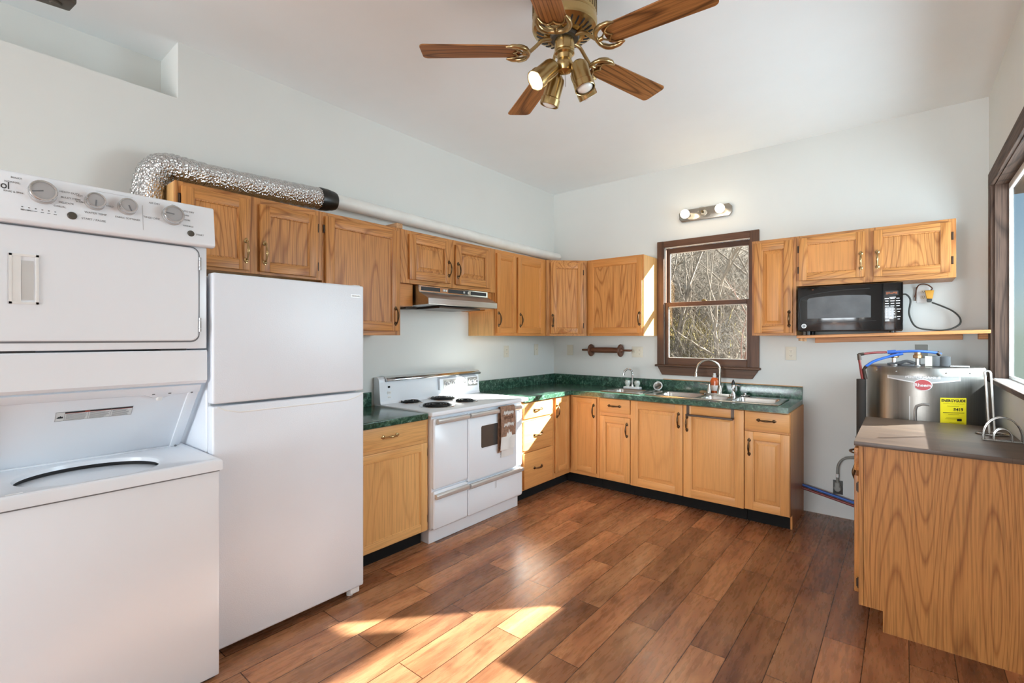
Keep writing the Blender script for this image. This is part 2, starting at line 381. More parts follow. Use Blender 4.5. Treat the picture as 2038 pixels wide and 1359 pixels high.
wall_with_hole('wall_front', 'y', YF - 0.12, YF, -0.12, XR + 0.12, 0, H, [(0.3, 3.3, 0.35, 2.65)])

# window over the sink
W1 = bpy.data.objects.new('window_1', None); COL.objects.link(W1); W1.location = (1.7, 0, 1.15); W1['kind'] = 'structure'
b = MB(); bv = 0.003
b.mi = 0; b.box((1.242, -0.02, 1.165), (1.308, 0, 2.372), bv); b.box((2.087, -0.02, 1.165), (2.16, 0, 2.372), bv)
b.mi = 1; b.box((1.308, -0.0195, 2.312), (2.087, 0, 2.3715), bv)
b.fin('window_casing', ['trimwood_z', 'trimwood_x'], W1)
b = MB(); b.box((1.228, -0.045, 1.146), (2.172, 0.02, 1.166), 0.004); b.fin('window_sill', 'trimwood_x', W1)
b = MB(); b.prism([(1.245, 1.146), (2.157, 1.146), (2.105, 1.066), (1.29, 1.066)], -0.018, 0, 'y', 0.003); b.fin('window_apron', 'trimwood_x', W1)
b = MB()
for a, c in (((1.28, 0, 1.15), (1.300, 0.1, 2.335)), ((2.095, 0, 1.15), (2.115, 0.1, 2.335))): b.box(a, c)
b.mi = 1
for a, c in (((1.28, 0, 2.318), (2.115, 0.1, 2.335)), ((1.28, 0.01, 1.135), (2.115, 0.1, 1.158))): b.box(a, c)
b.fin('window_jamb', ['trimwood_z', 'trimwood_x'], W1)
b = MB(); b.box((1.300, 0.012, 1.77), (1.312, 0.03, 2.318)); b.box((1.300, 0.012, 2.306), (2.095, 0.028, 2.318)); b.box((2.089, 0.012, 1.16), (2.095, 0.03, 2.318)); b.box((1.300, 0.004, 1.16), (1.305, 0.012, 1.76))
o = b.fin('sash_track', 'warm_white_plastic', W1); o['label'] = 'pale weathered sash track'
def sash(n, x0, x1, z0, z1, gx0, gx1, gz0, gz1, y0, y1):
    b = MB(); b.mi = 0; b.box((x0, y0, z0), (gx0, y1, z1), 0.002); b.box((gx1, y0, z0), (x1, y1, z1), 0.002)
    b.mi = 1; b.box((gx0, y0 + .0005, z0), (gx1, y1 - .0005, gz0), 0.002); b.box((gx0, y0 + .0005, gz1), (gx1, y1 - .0005, z1), 0.002)
    s_ = b.fin(n, ['trimwood_z', 'trimwood_x'], W1)
    b = MB(); b.box((gx0 - .003, (y0 + y1) / 2, gz0 - .003), (gx1 + .003, (y0 + y1) / 2 + 0.004, gz1 + .003)); p_ = b.fin('pane', 'window_glass', s_)
    b = MB(); d = 0.006; yb = (y0 + y1) / 2 - 0.004
    for a, c in (((gx0, yb, gz0), (gx0 + d, yb + .008, gz1)), ((gx1 - d, yb, gz0), (gx1, yb + .008, gz1)), ((gx0, yb, gz0), (gx1, yb + .008, gz0 + d)), ((gx0, yb, gz1 - d), (gx1, yb + .008, gz1))): b.box(a, c)
    b.fin('glazing_bead', 'warm_white_plastic', s_)
    return s_
us_ = sash('upper_sash', 1.312, 2.089, 1.735, 2.306, 1.345, 2.062, 1.772, 2.258, 0.045, 0.075)
ls_ = sash('lower_sash', 1.305, 2.092, 1.158, 1.772, 1.340, 2.056, 1.232, 1.732, 0.012, 0.044)
b = MB(); b.box((1.66, 0.012, 1.772), (1.70, 0.04, 1.784), 0.003); b.cyl((1.68, 0.025, 1.784), (1.68, 0.025, 1.792), 0.012); b.fin('sash_lock', 'dull_brass', ls_)

# big side window with rough dark timber frame
W2 = bpy.data.objects.new('window_2', None); COL.objects.link(W2); W2.location = (XR, -1.2, 1.15); W2['kind'] = 'structure'
b = MB(); b.mi = 0; b.box((XR - 0.022, -0.285, 1.17), (XR, -0.19, 2.415), .003); b.box((XR - 0.022, -2.28, 1.17), (XR, -2.185, 2.415), .003)
b.mi = 1; b.box((XR - 0.0225, -2.28, 2.405), (XR, -0.19, 2.50), .003); b.fin('window_casing', ['oldbeam_z', 'oldbeam_y'], W2)
b = MB(); b.mi = 0; b.box((XR - .002, -0.30, 1.165), (XR + 0.066, -0.265, 2.42)); b.box((XR - .002, -2.2, 1.165), (XR + 0.08, -2.175, 2.42)); b.mi = 1; b.box((XR - .002, -2.2, 2.40), (XR + 0.08, -0.265, 2.42))
b.fin('window_jamb', ['oldbeam_z', 'oldbeam_y'], W2)
b = MB(); b.mi = 1; b.box((XR - 0.03, -2.3, 1.145), (XR - 0.008, -0.19, 1.172), .003); b.mi = 0; b.box((XR - 0.008, -2.2, 1.15), (XR + 0.09, -0.265, 1.172))
b.fin('window_sill', ['white_plastic', 'oldbeam_y'], W2)
b = MB(); x0, x1 = XR + 0.060, XR + 0.078
for a, c in (((x0, -0.313, 1.172), (x1, -0.30, 2.40)), ((x0, -2.175, 1.172), (x1, -2.14, 2.40)), ((x0, -2.175, 2.36), (x1, -0.30, 2.40)), ((x0, -2.175, 1.172), (x1, -0.30, 1.192))): b.box(a, c, 0.003)
s_ = b.fin('window_sash', 'white_plastic', W2)
b = MB(); b.box((x0 + .01, -2.15, 1.185), (x0 + .014, -0.308, 2.37)); b.fin('pane', 'hazy_glass', s_)
for o_ in W1.children: pass
# invented windows behind the camera, added to let fill light in: bare frames
W3 = bpy.data.objects.new('added_window_front', None); COL.objects.link(W3); W3.location = (1.8, YF, 0.35); W3['kind'] = 'structure'
b = MB()
for xa in (0.3, 1.27, 2.26, 3.23): b.box((xa, YF - .09, .35), (xa + .07, YF - .03, 2.65))
for za in (.35, 2.58): b.box((.3, YF - .09, za), (3.3, YF - .03, za + .07))
b.fin('window_frame', 'white_plastic', W3)
W4 = bpy.data.objects.new('added_window_side', None); COL.objects.link(W4); W4.location = (XR, -7.9, .75); W4['kind'] = 'structure'
b = MB()
for ya in (-8.9, -7.95, -7.01): b.box((XR + .03, ya, .75), (XR + .09, ya + .06, 2.45))
for za in (.75, 2.39): b.box((XR + .03, -8.9, za), (XR + .09, -6.95, za + .06))
b.fin('window_frame', 'white_plastic', W4)

# ------------------------------------------------------------------ outside
def hill_h(x, y):
    k = max(0.0, min(1.0, (4.2 - x) / 4.0)); k = k * k * (3 - 2 * k)
    return -0.6 + k * max(0, y - 3.2) * 0.36 + 0.12 * math.sin(x * 1.7 + y) * k
b = MB(); nx, ny = 40, 30; g = [[b.bm.verts.new((-16 + 34 * i / nx, 0.6 + 22 * j / ny, hill_h(-16 + 34 * i / nx, 0.6 + 22 * j / ny))) for i in range(nx + 1)] for j in range(ny + 1)]
for j in range(ny):
    for i in range(nx): b.face([g[j][i], g[j][i + 1], g[j + 1][i + 1], g[j + 1][i]])
o = b.fin('hillside', 'hill_ground', None, 60); o['kind'] = 'structure'; o['label'] = 'brown winter hillside outside the sink window'; o['category'] = 'hillside'
b = MB(); b.box((XR + 0.08, -9, 2.43), (4.26, 0.2, 2.50)); b.box((4.26, -9, 2.30), (4.32, 0.2, 2.50)); o = b.fin('added_sun_blocker', 'trimwood_y', None, 0); o['kind'] = 'structure'  # unseen overhang added to cut off the sun patch on the floor
rnd_ = random.Random(3)
def branchy(b, p, d, L, r, depth, n=6):
    pts = [Vector(p)]; dd = Vector(d).normalized()
    for k in range(n):
        dd = (dd + Vector((rnd_.uniform(-.2, .2), rnd_.uniform(-.2, .2), rnd_.uniform(-.08, .12)))).normalized(); pts.append(pts[-1] + dd * L / n)
    b.tube(pts, [r * (1 - 0.75 * i / n) for i in range(n + 1)], 5)
    if depth:
        for k in range(1, n + 1):
            for _ in range(2 if depth > 1 else 1):
                if rnd_.random() < 0.8:
                    nd = (dd * .6 + Vector((rnd_.uniform(-1, 1), rnd_.uniform(-.6, .6), rnd_.uniform(-.1, .9)))).normalized()
                    branchy(b, pts[k], nd, L * rnd_.uniform(.25, .5), r * (1 - .75 * k / n) * .55, depth - 1, 5)
trees = [(0.93, 4.6, 3.6, .035, 'bark_red', 'slim reddish sapling rising straight behind the lower sash'), (0.2, 5.4, 4.6, .05, 'bark', 'pale forked sapling outside, near the middle of the upper pane'),
         (1.25, 6.4, 5, .04, 'bark', 'thin pale sapling outside, close to the window edge by the oak cabinet'), (-.9, 6.2, 4.5, .05, 'bark', 'pale bare tree outside by the bright sash track'),
         (0.55, 8.4, 5.5, .07, 'bark', 'thicker bare trunk far up the slope, middle of the window'), (-2.2, 9.2, 6, .07, 'bark', 'bare trunk far up the slope toward the sunlit cabinet side')]
for (x, y, h, r, m, lab) in trees:
    b = MB(); z = hill_h(x, y); branchy(b, (x, y, z - .1), (rnd_.uniform(-.12, .12), 0, 1), h, r, 2, 9)
    o = b.fin('bare_tree', m, None, 60); tag(o, lab, 'tree', 'bare trees on the hillside')
    o.data.transform(Matrix.Translation((-x, -y, -z))); o.location = (x, y, z)
b = MB()
for k in range(9000):
    y = rnd_.uniform(3.4, 13); xa = 3.13 + (1.25 - 3.13) * (y + 4.6) / 4.6; xb = 3.13 + (2.15 - 3.13) * (y + 4.6) / 4.6
    x = rnd_.uniform(xa - .3, xb + .3); z = hill_h(x, y); L = rnd_.uniform(.25, 1.1) * (0.6 + y * .06)
    d = Vector((rnd_.uniform(-1, 1), rnd_.uniform(-.6, .6), rnd_.uniform(.1, 1.2))).normalized(); p = Vector((x, y, z + rnd_.uniform(-.05, .5 + .1 * y)))
    e = d + Vector((rnd_.uniform(-.7, .7), 0, rnd_.uniform(-.9, .5))); r = rnd_.uniform(.0015, .005) * (.6 + y * .07)
    b.tube([p, p + d * L * .5, p + (d + e) * L * .5], [r, r * .8, r * .3], 3, False)
tag(b.fin('brush', 'twig', None, 0), 'grey tangle of bare brush filling the view through the sink window', 'brush', None, 'stuff')
b = MB()
for k in range(900):
    y = rnd_.uniform(6.6, 8.2); xa = 3.13 + (1.36 - 3.13) * (y + 4.6) / 4.6; x = xa + abs(rnd_.gauss(0, .5)); z = hill_h(x, y) + rnd_.uniform(0, .6)
    d = Vector((rnd_.uniform(-.6, .6), rnd_.uniform(-.3, .3), rnd_.uniform(.3, 1))); L = rnd_.uniform(.3, .8)
    p = Vector((x, y, z)); b.tube([p, p + d * L * .6, p + d * L + Vector((rnd_.uniform(-.15, .15), 0, -.08))], [.014, .012, .003], 3, False)
tag(b.fin('dry_grass', 'dry_grass', None, 0), 'yellow-green dry grass clump low in the sink window', 'grass', None, 'stuff')

# ------------------------------------------------------------------ cabinets
FL = frame((0.332, 0, 0), (0, 1, 0), (1, 0, 0))          # left run, u = y
FB = frame((0, -0.332, 0), (1, 0, 0), (0, -1, 0))        # back run, u = x
q_ = 1 / math.sqrt(2)
FD = frame((0.332, -0.635, 0), (q_, q_, 0), (q_, -q_, 0))
GL = frame((0.595, 0, 0), (0, 1, 0), (1, 0, 0))
GB = frame((0, -0.595, 0), (1, 0, 0), (0, -1, 0))
def hax(fr):
    d = fr((1, 0, 0)) - fr((0, 0, 0)); return 'x' if abs(d.x) > 0.5 else 'y'
def pull(fr, u, z, vertical, parent, mat='bronze_pull', L=0.13, n0=0.02):
    b = MB(fr); h = L / 2
    def P(a, n): return (u, n0 + n, z + a) if vertical else (u + a, n0 + n, z)
    pts = [P(-h * .78, .004), P(-h * .74, .016), P(-h * .45, .025), P(0, .030), P(h * .45, .025), P(h * .74, .016), P(h * .78, .004)]
    sp = smooth_path(pts, 5); k = len(sp) - 1
    b2 = MB(); wp = [tuple(fr(p)) for p in sp]
    b2.tube(wp, [0.0042 + 0.0035 * math.exp(-((i / k - .5) / .16) ** 2) for i in range(k + 1)], 8)
    nd = (fr((0, 1, 0)) - fr((0, 0, 0)))
    for s in (-1, 1):
        c = fr(P(s * h * .80, 0)); b2.lathe([(.0125, 0), (.0125, .0035), (.008, .0065), (.001, .0075)], c, nd, 14)
        c = fr(P(s * h * .97, 0)); b2.lathe([(.0065, 0), (.0055, .004), (.001, .005)], c, nd, 10)
    return b2.fin('handle', mat, parent, 50)
def hinge(fr, u, z, parent, side):
    b = MB(fr); b.box((u - .006, 0.0005, z - .026), (u + .006, .0065, z + .026), .001); b.box((u - .003, .006, z - .02), (u + .003, .011, z + .02), .001)
    return b.fin('hinge', 'hinge_bronze', parent)
def door(fr, u0, u1, z0, z1, parent, wood_='oak', style='flat', panel=None, sw=0.055, th=0.02, name='door', hand=None, hmat='bronze_pull', hinges=None, gap=0.001):
    hx = hax(fr); b = MB(fr); pw = panel or wood_
    b.mi = 0; b.box((u0, gap, z0), (u0 + sw, th, z1), .004, 2); b.box((u1 - sw, gap, z0), (u1, th, z1), .004, 2)
    b.mi = 1; b.box((u0 + sw - .001, gap, z0), (u1 - sw + .001, th - .0004, z0 + sw), .004, 2); b.box((u0 + sw - .001, gap, z1 - sw), (u1 - sw + .001, th - .0004, z1), .004, 2)
    a0, a1, c0, c1 = u0 + sw, u1 - sw, z0 + sw, z1 - sw
    # sticking: sloped inner edge from the frame face down to the panel
    rec = 0.009 if style == 'flat' else 0.008
    def ring(o, n): return [(a0 + o, n, c0 + o), (a1 - o, n, c0 + o), (a1 - o, n, c1 - o), (a0 + o, n, c1 - o)]
    b.mi = 0; b.loft([ring(-.002, th - .003), ring(.004, th - .004), ring(.007, rec)], False)
    b.mi = 2
    if style == 'flat': b.loft([ring(-.004, .004), ring(-.004, rec)], True)
    else: b.loft([ring(-.004, .001), ring(-.004, .0045), ring(.008, .0045), ring(.036, th - .0035), ring(.0365, th - .001), ring(.039, th - .0005)], True)
    d = b.fin(name, [wood_ + '_z', wood_ + '_' + hx, pw + '_z'], parent, 30)
    if hand: pull(fr, hand[0], hand[1], hand[2] if len(hand) > 2 else True, d, hmat, n0=th)
    for hz in (hinges or ()): hinge(fr, hz[0], hz[1], d, 1)
    return d
def slab(fr, u0, u1, z0, z1, parent, wood_, hu=None, hz=None, hmat='bronze_pull', th=0.02, gap=.001):
    b = MB(fr); b.box((u0, gap, z0), (u1, th, z1), .005, 2); d = b.fin('drawer', wood_ + '_' + hax(fr), parent)
    pull(fr, (u0 + u1) / 2 if hu is None else hu, (z0 + z1) / 2 if hz is None else hz, False, d, hmat, n0=th); return d
def wall_cab(label, fr, u0, u1, z0, z1, wood_, stiles, loc, depth=0.33, rail=0.04, side=None, group='oak wall cabinets'):
    c = thing('upper_cabinet', label, 'cabinet', loc, group); hx = hax(fr)
    b = MB(fr); b.mi = 0; b.box((u0, -depth, z0), (u1, -.019, z1), .0015); b.fin('carcass', [side or wood_ + '_z'], c)
    b = MB(fr); b.mi = 0
    for (a, e) in stiles: b.box((a, -.019, z0), (e, 0, z1), .0012)
    b.mi = 1; b.box((u0 + .005, -.019, z0), (u1 - .005, -.0006, z0 + rail), .001); b.box((u0 + .005, -.019, z1 - rail), (u1 - .005, -.0006, z1), .001)
    b.fin('face_frame', [wood_ + '_z', wood_ + '_' + hx], c); return c
ZT, ZB = 2.213, 1.447
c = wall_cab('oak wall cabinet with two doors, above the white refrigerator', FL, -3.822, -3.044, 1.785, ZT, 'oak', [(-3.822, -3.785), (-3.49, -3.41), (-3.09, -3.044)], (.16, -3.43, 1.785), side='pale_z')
door(FL, -3.797, -3.476, 1.80, 2.190, c, 'oak', hand=(-3.496, 1.906), hmat='brass_pull', hinges=[(-3.803, 2.126), (-3.803, 1.865)])
door(FL, -3.422, -3.080, 1.80, 2.178, c, 'oak', hand=(-3.397, 1.906), hmat='brass_pull', hinges=[(-3.073, 2.105), (-3.073, 1.868)])
c = wall_cab('tall oak wall cabinet with a single wide cathedral-grain door beside the refrigerator', FL, -3.043, -2.444, ZB, ZT, 'oak', [(-3.043, -3.005), (-2.49, -2.444)], (.16, -2.74, ZB))
door(FL, -3.028, -2.466, 1.477, 2.188, c, 'oak', hand=(-2.499, 1.582), sw=.06, hinges=[(-3.034, 2.107), (-3.034, 1.56)])
c = wall_cab('short oak wall cabinet with two doors, over the range hood', FL, -2.443, -1.411, 1.826, ZT, 'oak', [(-2.443, -2.35), (-1.985, -1.89), (-1.50, -1.411)], (.16, -1.93, 1.826))
door(FL, -2.373, -1.962, 1.857, 2.187, c, 'oak', 'raised', hand=(-1.986, 1.971), sw=.06)
door(FL, -1.907, -1.489, 1.857, 2.177, c, 'oak', 'raised', hand=(-1.886, 1.970), sw=.06)
for y0_, y1_ in ((-2.442, -2.300), (-1.50, -1.412)): b = MB(FL); b.box((y0_, -.33, 1.664), (y1_, -.04, 1.825)); b.fin('hood_filler', 'oakflat_y', c)
c = wall_cab('oak wall cabinet with two narrow doors, between range hood and corner', FL, -1.410, -0.636, ZB, ZT, 'oakflat', [(-1.410, -1.375), (-1.15, -1.085), (-.71, -.636)], (.16, -1.02, ZB), side='pale_z')
door(FL, -1.401, -1.133, 1.470, 2.180, c, 'oakflat', hand=(-1.384, 1.593), sw=.048)
door(FL, -1.105, -0.691, 1.470, 2.178, c, 'oakflat', hand=(-1.074, 1.593), sw=.055)
c = thing('upper_cabinet', 'diagonal corner wall cabinet with one oak door', 'cabinet', (.25, -.25, ZB), 'oak wall cabinets')
b = MB(); b.prism([(0.001, -.001), (.001, -.635), (.318, -.635), (.635, -.318), (.635, -.001)], ZB, ZT, 'z'); b.fin('carcass', 'oakflat_z', c)
LD = .304 * math.sqrt(2)
b = MB(FD); b.mi = 0; b.box((0.002, -.019, ZB), (.055, 0, ZT), .0012); b.box((LD - .075, -.019, ZB), (LD - .002, 0, ZT), .0012); b.mi = 1; b.box((.01, -.019, ZB), (LD - .01, -.0006, ZB + .035)); b.box((.01, -.019, ZT - .035), (LD - .01, -.0006, ZT)); b.fin('face_frame', ['oak_z', 'oak_x'], c)
door(FD, .048, LD - .050, 1.470, 2.185, c, 'oak', hand=(.068, 1.601), hinges=[(LD - .044, 2.09), (LD - .044, 1.55)])
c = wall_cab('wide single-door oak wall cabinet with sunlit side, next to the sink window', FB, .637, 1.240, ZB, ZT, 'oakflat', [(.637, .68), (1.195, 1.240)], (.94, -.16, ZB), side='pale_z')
door(FB, .662, 1.231, 1.471, 2.190, c, 'oakflat', panel='oak', hand=(1.206, 1.608), sw=.052)
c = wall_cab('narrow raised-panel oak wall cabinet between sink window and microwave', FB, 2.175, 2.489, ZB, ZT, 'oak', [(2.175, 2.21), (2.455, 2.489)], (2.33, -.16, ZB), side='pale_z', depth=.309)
door(FB, 2.191, 2.466, 1.466, 2.190, c, 'oak', 'raised', panel='oakflat', hand=(2.443, 1.577), sw=.06)
c = wall_cab('short oak wall cabinet with two doors, above the black microwave', FB, 2.490, 3.401, 1.826, ZT, 'oak', [(2.490, 2.53), (2.905, 2.98), (3.36, 3.401)], (2.94, -.16, 1.826))
door(FB, 2.509, 2.918, 1.866, 2.193, c, 'oak', panel='oakflat', hand=(2.895, 1.982), hmat='brass_pull', sw=.052, hinges=[(2.503, 2.11), (2.503, 1.95)])
door(FB, 2.967, 3.375, 1.861, 2.190, c, 'oak', panel='oak', hand=(2.990, 1.982), hmat='brass_pull', sw=.052, hinges=[(3.382, 2.10), (3.382, 1.94)])

# base cabinets
CZT = 0.875
def base_cab(label, fr, u0, u1, wood_, stiles, loc, depth=0.58, side=None, ends=(0, 0), toe=True):
    c = thing('base_cabinet', label, 'cabinet', loc, 'base cabinets under the green worktop'); hx = hax(fr)
    b = MB(fr); b.box((u0, -depth, .11), (u0 + .016, -.02, CZT), .001); b.box((u1 - .016, -depth, .11), (u1, -.02, CZT), .001); b.box((u0 + .016, -depth, .11), (u1 - .016, -.02, .128)); b.box((u0 + .016, -depth, .128), (u1 - .016, -depth + .008, CZT)); b.fin('carcass', side or wood_ + '_z', c)
    b = MB(fr); b.mi = 0
    for (a, e) in stiles: b.box((a, -.02, .11), (e, 0, CZT), .001)
    b.mi = 1; b.box((u0 + .004, -.02, .11), (u1 - .004, -.0006, .15)); b.box((u0 + .004, -.02, CZT - .04), (u1 - .004, -.0006, CZT)); b.fin('face_frame', [wood_ + '_z', wood_ + '_' + hx], c)
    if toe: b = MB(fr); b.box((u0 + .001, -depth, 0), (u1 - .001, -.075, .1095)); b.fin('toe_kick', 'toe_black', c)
    return c
c = base_cab('pale oak base cabinet squeezed between refrigerator and range', GL, -3.03, -2.414, 'pale', [(-3.03, -2.99), (-2.45, -2.414)], (.3, -2.72, 0))
b = MB(GL); b.box((-2.99, -.02, .70), (-2.45, -.0005, .76)); b.fin('frame_rail', 'pale_y', c)
slab(GL, -3.01, -2.443, .737, .872, c, 'pale', -2.743, .808, 'brass_pull'); door(GL, -3.01, -2.437, .116, .715, c, 'pale', sw=.052, hinges=[(-2.430, .645), (-2.430, .19)])
c = base_cab('drawer base cabinet with three drawers, beside the range oven', GL, -1.372, -0.893, 'birch', [(-1.372, -1.345), (-.93, -.893)], (.3, -1.13, 0))
for z0, z1, hz in ((.728, .866, .797), (.454, .703, .575), (.124, .430, .284)): slab(GL, -1.353, -.925, z0, z1, c, 'birch', -1.155, hz)
for z in (.703, .430): b = MB(GL); b.box((-1.345, -.02, z), (-.93, -.0006, z + .025)); b.fin('frame_rail', 'birch_y', c)
c = thing('base_cabinet', 'corner base cabinet with two doors meeting in the inner corner', 'cabinet', (.3, -.3, 0), 'base cabinets under the green worktop')
b = MB(); b.prism([(.015, -.015), (.015, -.891), (.575, -.891), (.575, -.575), (.915, -.575), (.915, -.015)], .11, CZT, 'z'); b.fin('carcass', 'birch_z', c)
b = MB(); b.mi = 0; b.box((.575, -.891, .11), (.595, -.856, CZT)); b.box((.575, -.63, .11), (.595, -.575, CZT)); b.box((.595, -.595, .11), (.635, -.575, CZT)); b.box((.885, -.595, .11), (.915, -.575, CZT))
b.mi = 1; b.box((.575, -.88, .11), (.5945, -.6, .155)); b.box((.575, -.88, .845), (.5945, -.6, CZT)); b.mi = 2; b.box((.6, -.5945, .11), (.9, -.575, .145)); b.box((.6, -.5945, .85), (.9, -.575, CZT)); b.fin('face_frame', ['birch_z', 'birch_y', 'birch_x'], c)
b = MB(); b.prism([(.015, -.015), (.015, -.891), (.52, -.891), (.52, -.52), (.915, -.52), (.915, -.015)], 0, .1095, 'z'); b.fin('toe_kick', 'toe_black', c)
door(GL, -.872, -.636, .162, .866, c, 'birch', sw=.048, hand=(-.856, .743)); door(GB, .636, .893, .149, .856, c, 'birch', sw=.048, hand=(.868, .739))
c = base_cab('narrow base cabinet with one drawer over a raised-panel door, beside the corner', GB, .917, 1.238, 'birch', [(.917, .945), (1.21, 1.238)], (1.08, -.3, 0))
slab(GB, .930, 1.235, .738, .868, c, 'birch', 1.083, .803); door(GB, .930, 1.235, .122, .706, c, 'birch', 'raised', hand=(1.206, .596), sw=.058)
b = MB(GB); b.box((.945, -.02, .706), (1.21, -.0006, .738)); b.fin('frame_rail', 'birch_x', c)
c = base_cab('wide sink base cabinet with two tall raised-panel doors', GB, 1.240, 2.181, 'birch', [(1.240, 1.27), (1.68, 1.74), (2.15, 2.181)], (1.71, -.3, 0))
d1 = door(GB, 1.242, 1.7075, .112, .868, c, 'birch', 'raised', hand=(1.673, .738), sw=.065); d2 = door(GB, 1.7125, 2.180, .110, .868, c, 'birch', 'raised', hand=(1.744, .72), sw=.065)
c = base_cab('base cabinet with drawer and raised-panel door at the worktop end nearest the water heater', GB, 2.183, 2.478, 'birch', [(2.183, 2.21), (2.45, 2.478)], (2.33, -.3, 0), toe=False)
b = MB(GB); b.prism([(-.01 + 2.479, 0)] * 0 or [(-.594, 0), (-.075, 0), (-.075, .11), (0, .11), (0, CZT), (-.594, CZT)], 2.478, 2.492, 'x')
o = b.fin('end_panel', 'oakflat_z', c)
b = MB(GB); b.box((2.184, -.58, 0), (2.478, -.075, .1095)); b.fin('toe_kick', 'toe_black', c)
slab(GB, 2.1855, 2.490, .730, .866, c, 'birch', 2.335, .806); door(GB, 2.1855, 2.490, .116, .714, c, 'birch', 'raised', hand=(2.217, .594), sw=.06)
b = MB(GB); b.box((2.21, -.02, .714), (2.45, -.0006, .73)); b.fin('frame_rail', 'birch_x', c)

# worktops
def nose(top, x): return None
CT = .917
SINKS = [(.885, 1.285, -.535, -.115), (1.335, 2.405, -.545, -.085)]
w_ = thing('worktop', 'long L-shaped green marbled worktop with backsplash, running around the corner', 'worktop', (.6, -.6, CZT))
b = MB(); z0 = CZT + .001
b.box((.022, -1.372, z0), (.638, -.638, CT), .004, 2)
ys = [-.638, -.54, -.11, -.022]; xs = [.022, .88, 1.29, 1.33, 2.41, 2.485]
for xa, xb in zip(xs, xs[1:]):
    for ya, yb in zip(ys, ys[1:]):
        if ya == -.54 and (xa, xb) in ((.88, 1.29), (1.33, 2.41)): continue
        b.box((xa, ya, z0), (xb, yb, CT))
b.fin('countertop', 'green_laminate', w_, 0)
b = MB(); b.box((.0, -1.342, z0), (.022, 0, 1.018), .003, 2); b.box((.022, -.022, z0), (2.485, 0, 1.018), .003, 2); b.fin('backsplash', 'green_laminate', w_)
b = MB(); b.box((1.30, -.016, 1.0185), (2.487, 0, 1.026), .002); o = b.fin('backsplash_cap', 'rawwood_x', w_); o['label'] = 'bare wood strip along the backsplash top'
w_ = thing('worktop', 'short green marbled worktop piece between refrigerator and range', 'worktop', (.3, -2.72, CZT))
b = MB(); b.box((.022, -3.03, z0), (.638, -2.445, CT), .006, 3); b.fin('countertop', 'green_laminate', w_)
b = MB(); b.box((.0, -3.03, z0), (.022, -2.47, 1.018), .003, 2); b.fin('backsplash', 'green_laminate', w_)

# sinks
def bowl(b, x0, x1, y0, y1, zt, depth, r=.045):
    rings = []
    for o, z in ((0, zt), (.004, zt - .012), (.012, zt - depth + .02), (.03, zt - depth)):
        rings.append([(p[0], p[1], z) for p in rrect(x0 + o, x1 - o, y0 + o, y1 - o, r)])
    R = [b.verts(q) for q in rings]; n = len(R[0])
    for a, c in zip(R, R[1:]):
        for i in range(n): b.face([a[i], a[(i + 1) % n], c[(i + 1) % n], c[i]])
    b.face(R[-1]); return R[0]
def sink(name, label, x0, x1, y0, y1, bowls, zt=.9235):
    s = thing(name, label, 'sink', ((x0 + x1) / 2, (y0 + y1) / 2, CT))
    b = MB()
    # rim plate with bowl cut-outs: grid of strips, outer lip sloping to the worktop
    X = sorted({x0, x1, *[v for q in bowls for v in q[:2]]}); Y = sorted({y0, y1, *[v for q in bowls for v in q[2:4]]})
    for xa, xb in zip(X, X[1:]):
        for ya, yb in zip(Y, Y[1:]):
            if any(q[0] <= xa and xb <= q[1] and q[2] <= ya and yb <= q[3] for q in bowls): continue
            b.face(b.verts([(xa, ya, zt), (xb, ya, zt), (xb, yb, zt), (xa, yb, zt)]))
    lip = [(x0, y0), (x1, y0), (x1, y1), (x0, y1)]
    A = b.verts([(p[0], p[1], zt) for p in lip]); Bv = b.verts([(p[0] + (-.008 if p[0] == x0 else .008), p[1] + (-.008 if p[1] == y0 else .008), CT + .001) for p in lip])
    for i in range(4): b.face([A[i], A[(i + 1) % 4], Bv[(i + 1) % 4], Bv[i]])
    b.fin('sink_rim', 'steel_x', s, 20)
    for q in bowls:
        b = MB(); top = bowl(b, *q[:4], zt - .001, q[4])
        # corner webs between square cut-out and rounded bowl
        rr = rrect(*q[:4], .045); k = 6
        for ci, (cx, cy) in enumerate(((q[1], q[3]), (q[0], q[3]), (q[0], q[2]), (q[1], q[2]))):
            cv = b.verts([(cx, cy, zt - .001)])[0]
            for i in range(k - 1): b.face([cv, top[ci * k + i], top[ci * k + i + 1]])
        b.lathe([(.04, 0), (.036, .004), (.02, .002), (.001, .002)], ((q[0] + q[1]) / 2, (q[2] + q[3]) / 2, zt - q[4]), (0, 0, 1), 16)
        b.fin('sink_bowl', 'steel_x', s, 40)
    return s
sink('bar_sink', 'small square single-bowl steel sink nearest the corner', .893, 1.278, -.525, -.125, [(.935, 1.235, -.485, -.215, .15)])
sink('kitchen_sink', 'long triple-bowl steel sink under the window', 1.345, 2.396, -.532, -.095, [(1.40, 1.765, -.49, -.165, .19), (1.805, 2.005, -.49, -.245, .12), (2.045, 2.36, -.49, -.165, .19)])
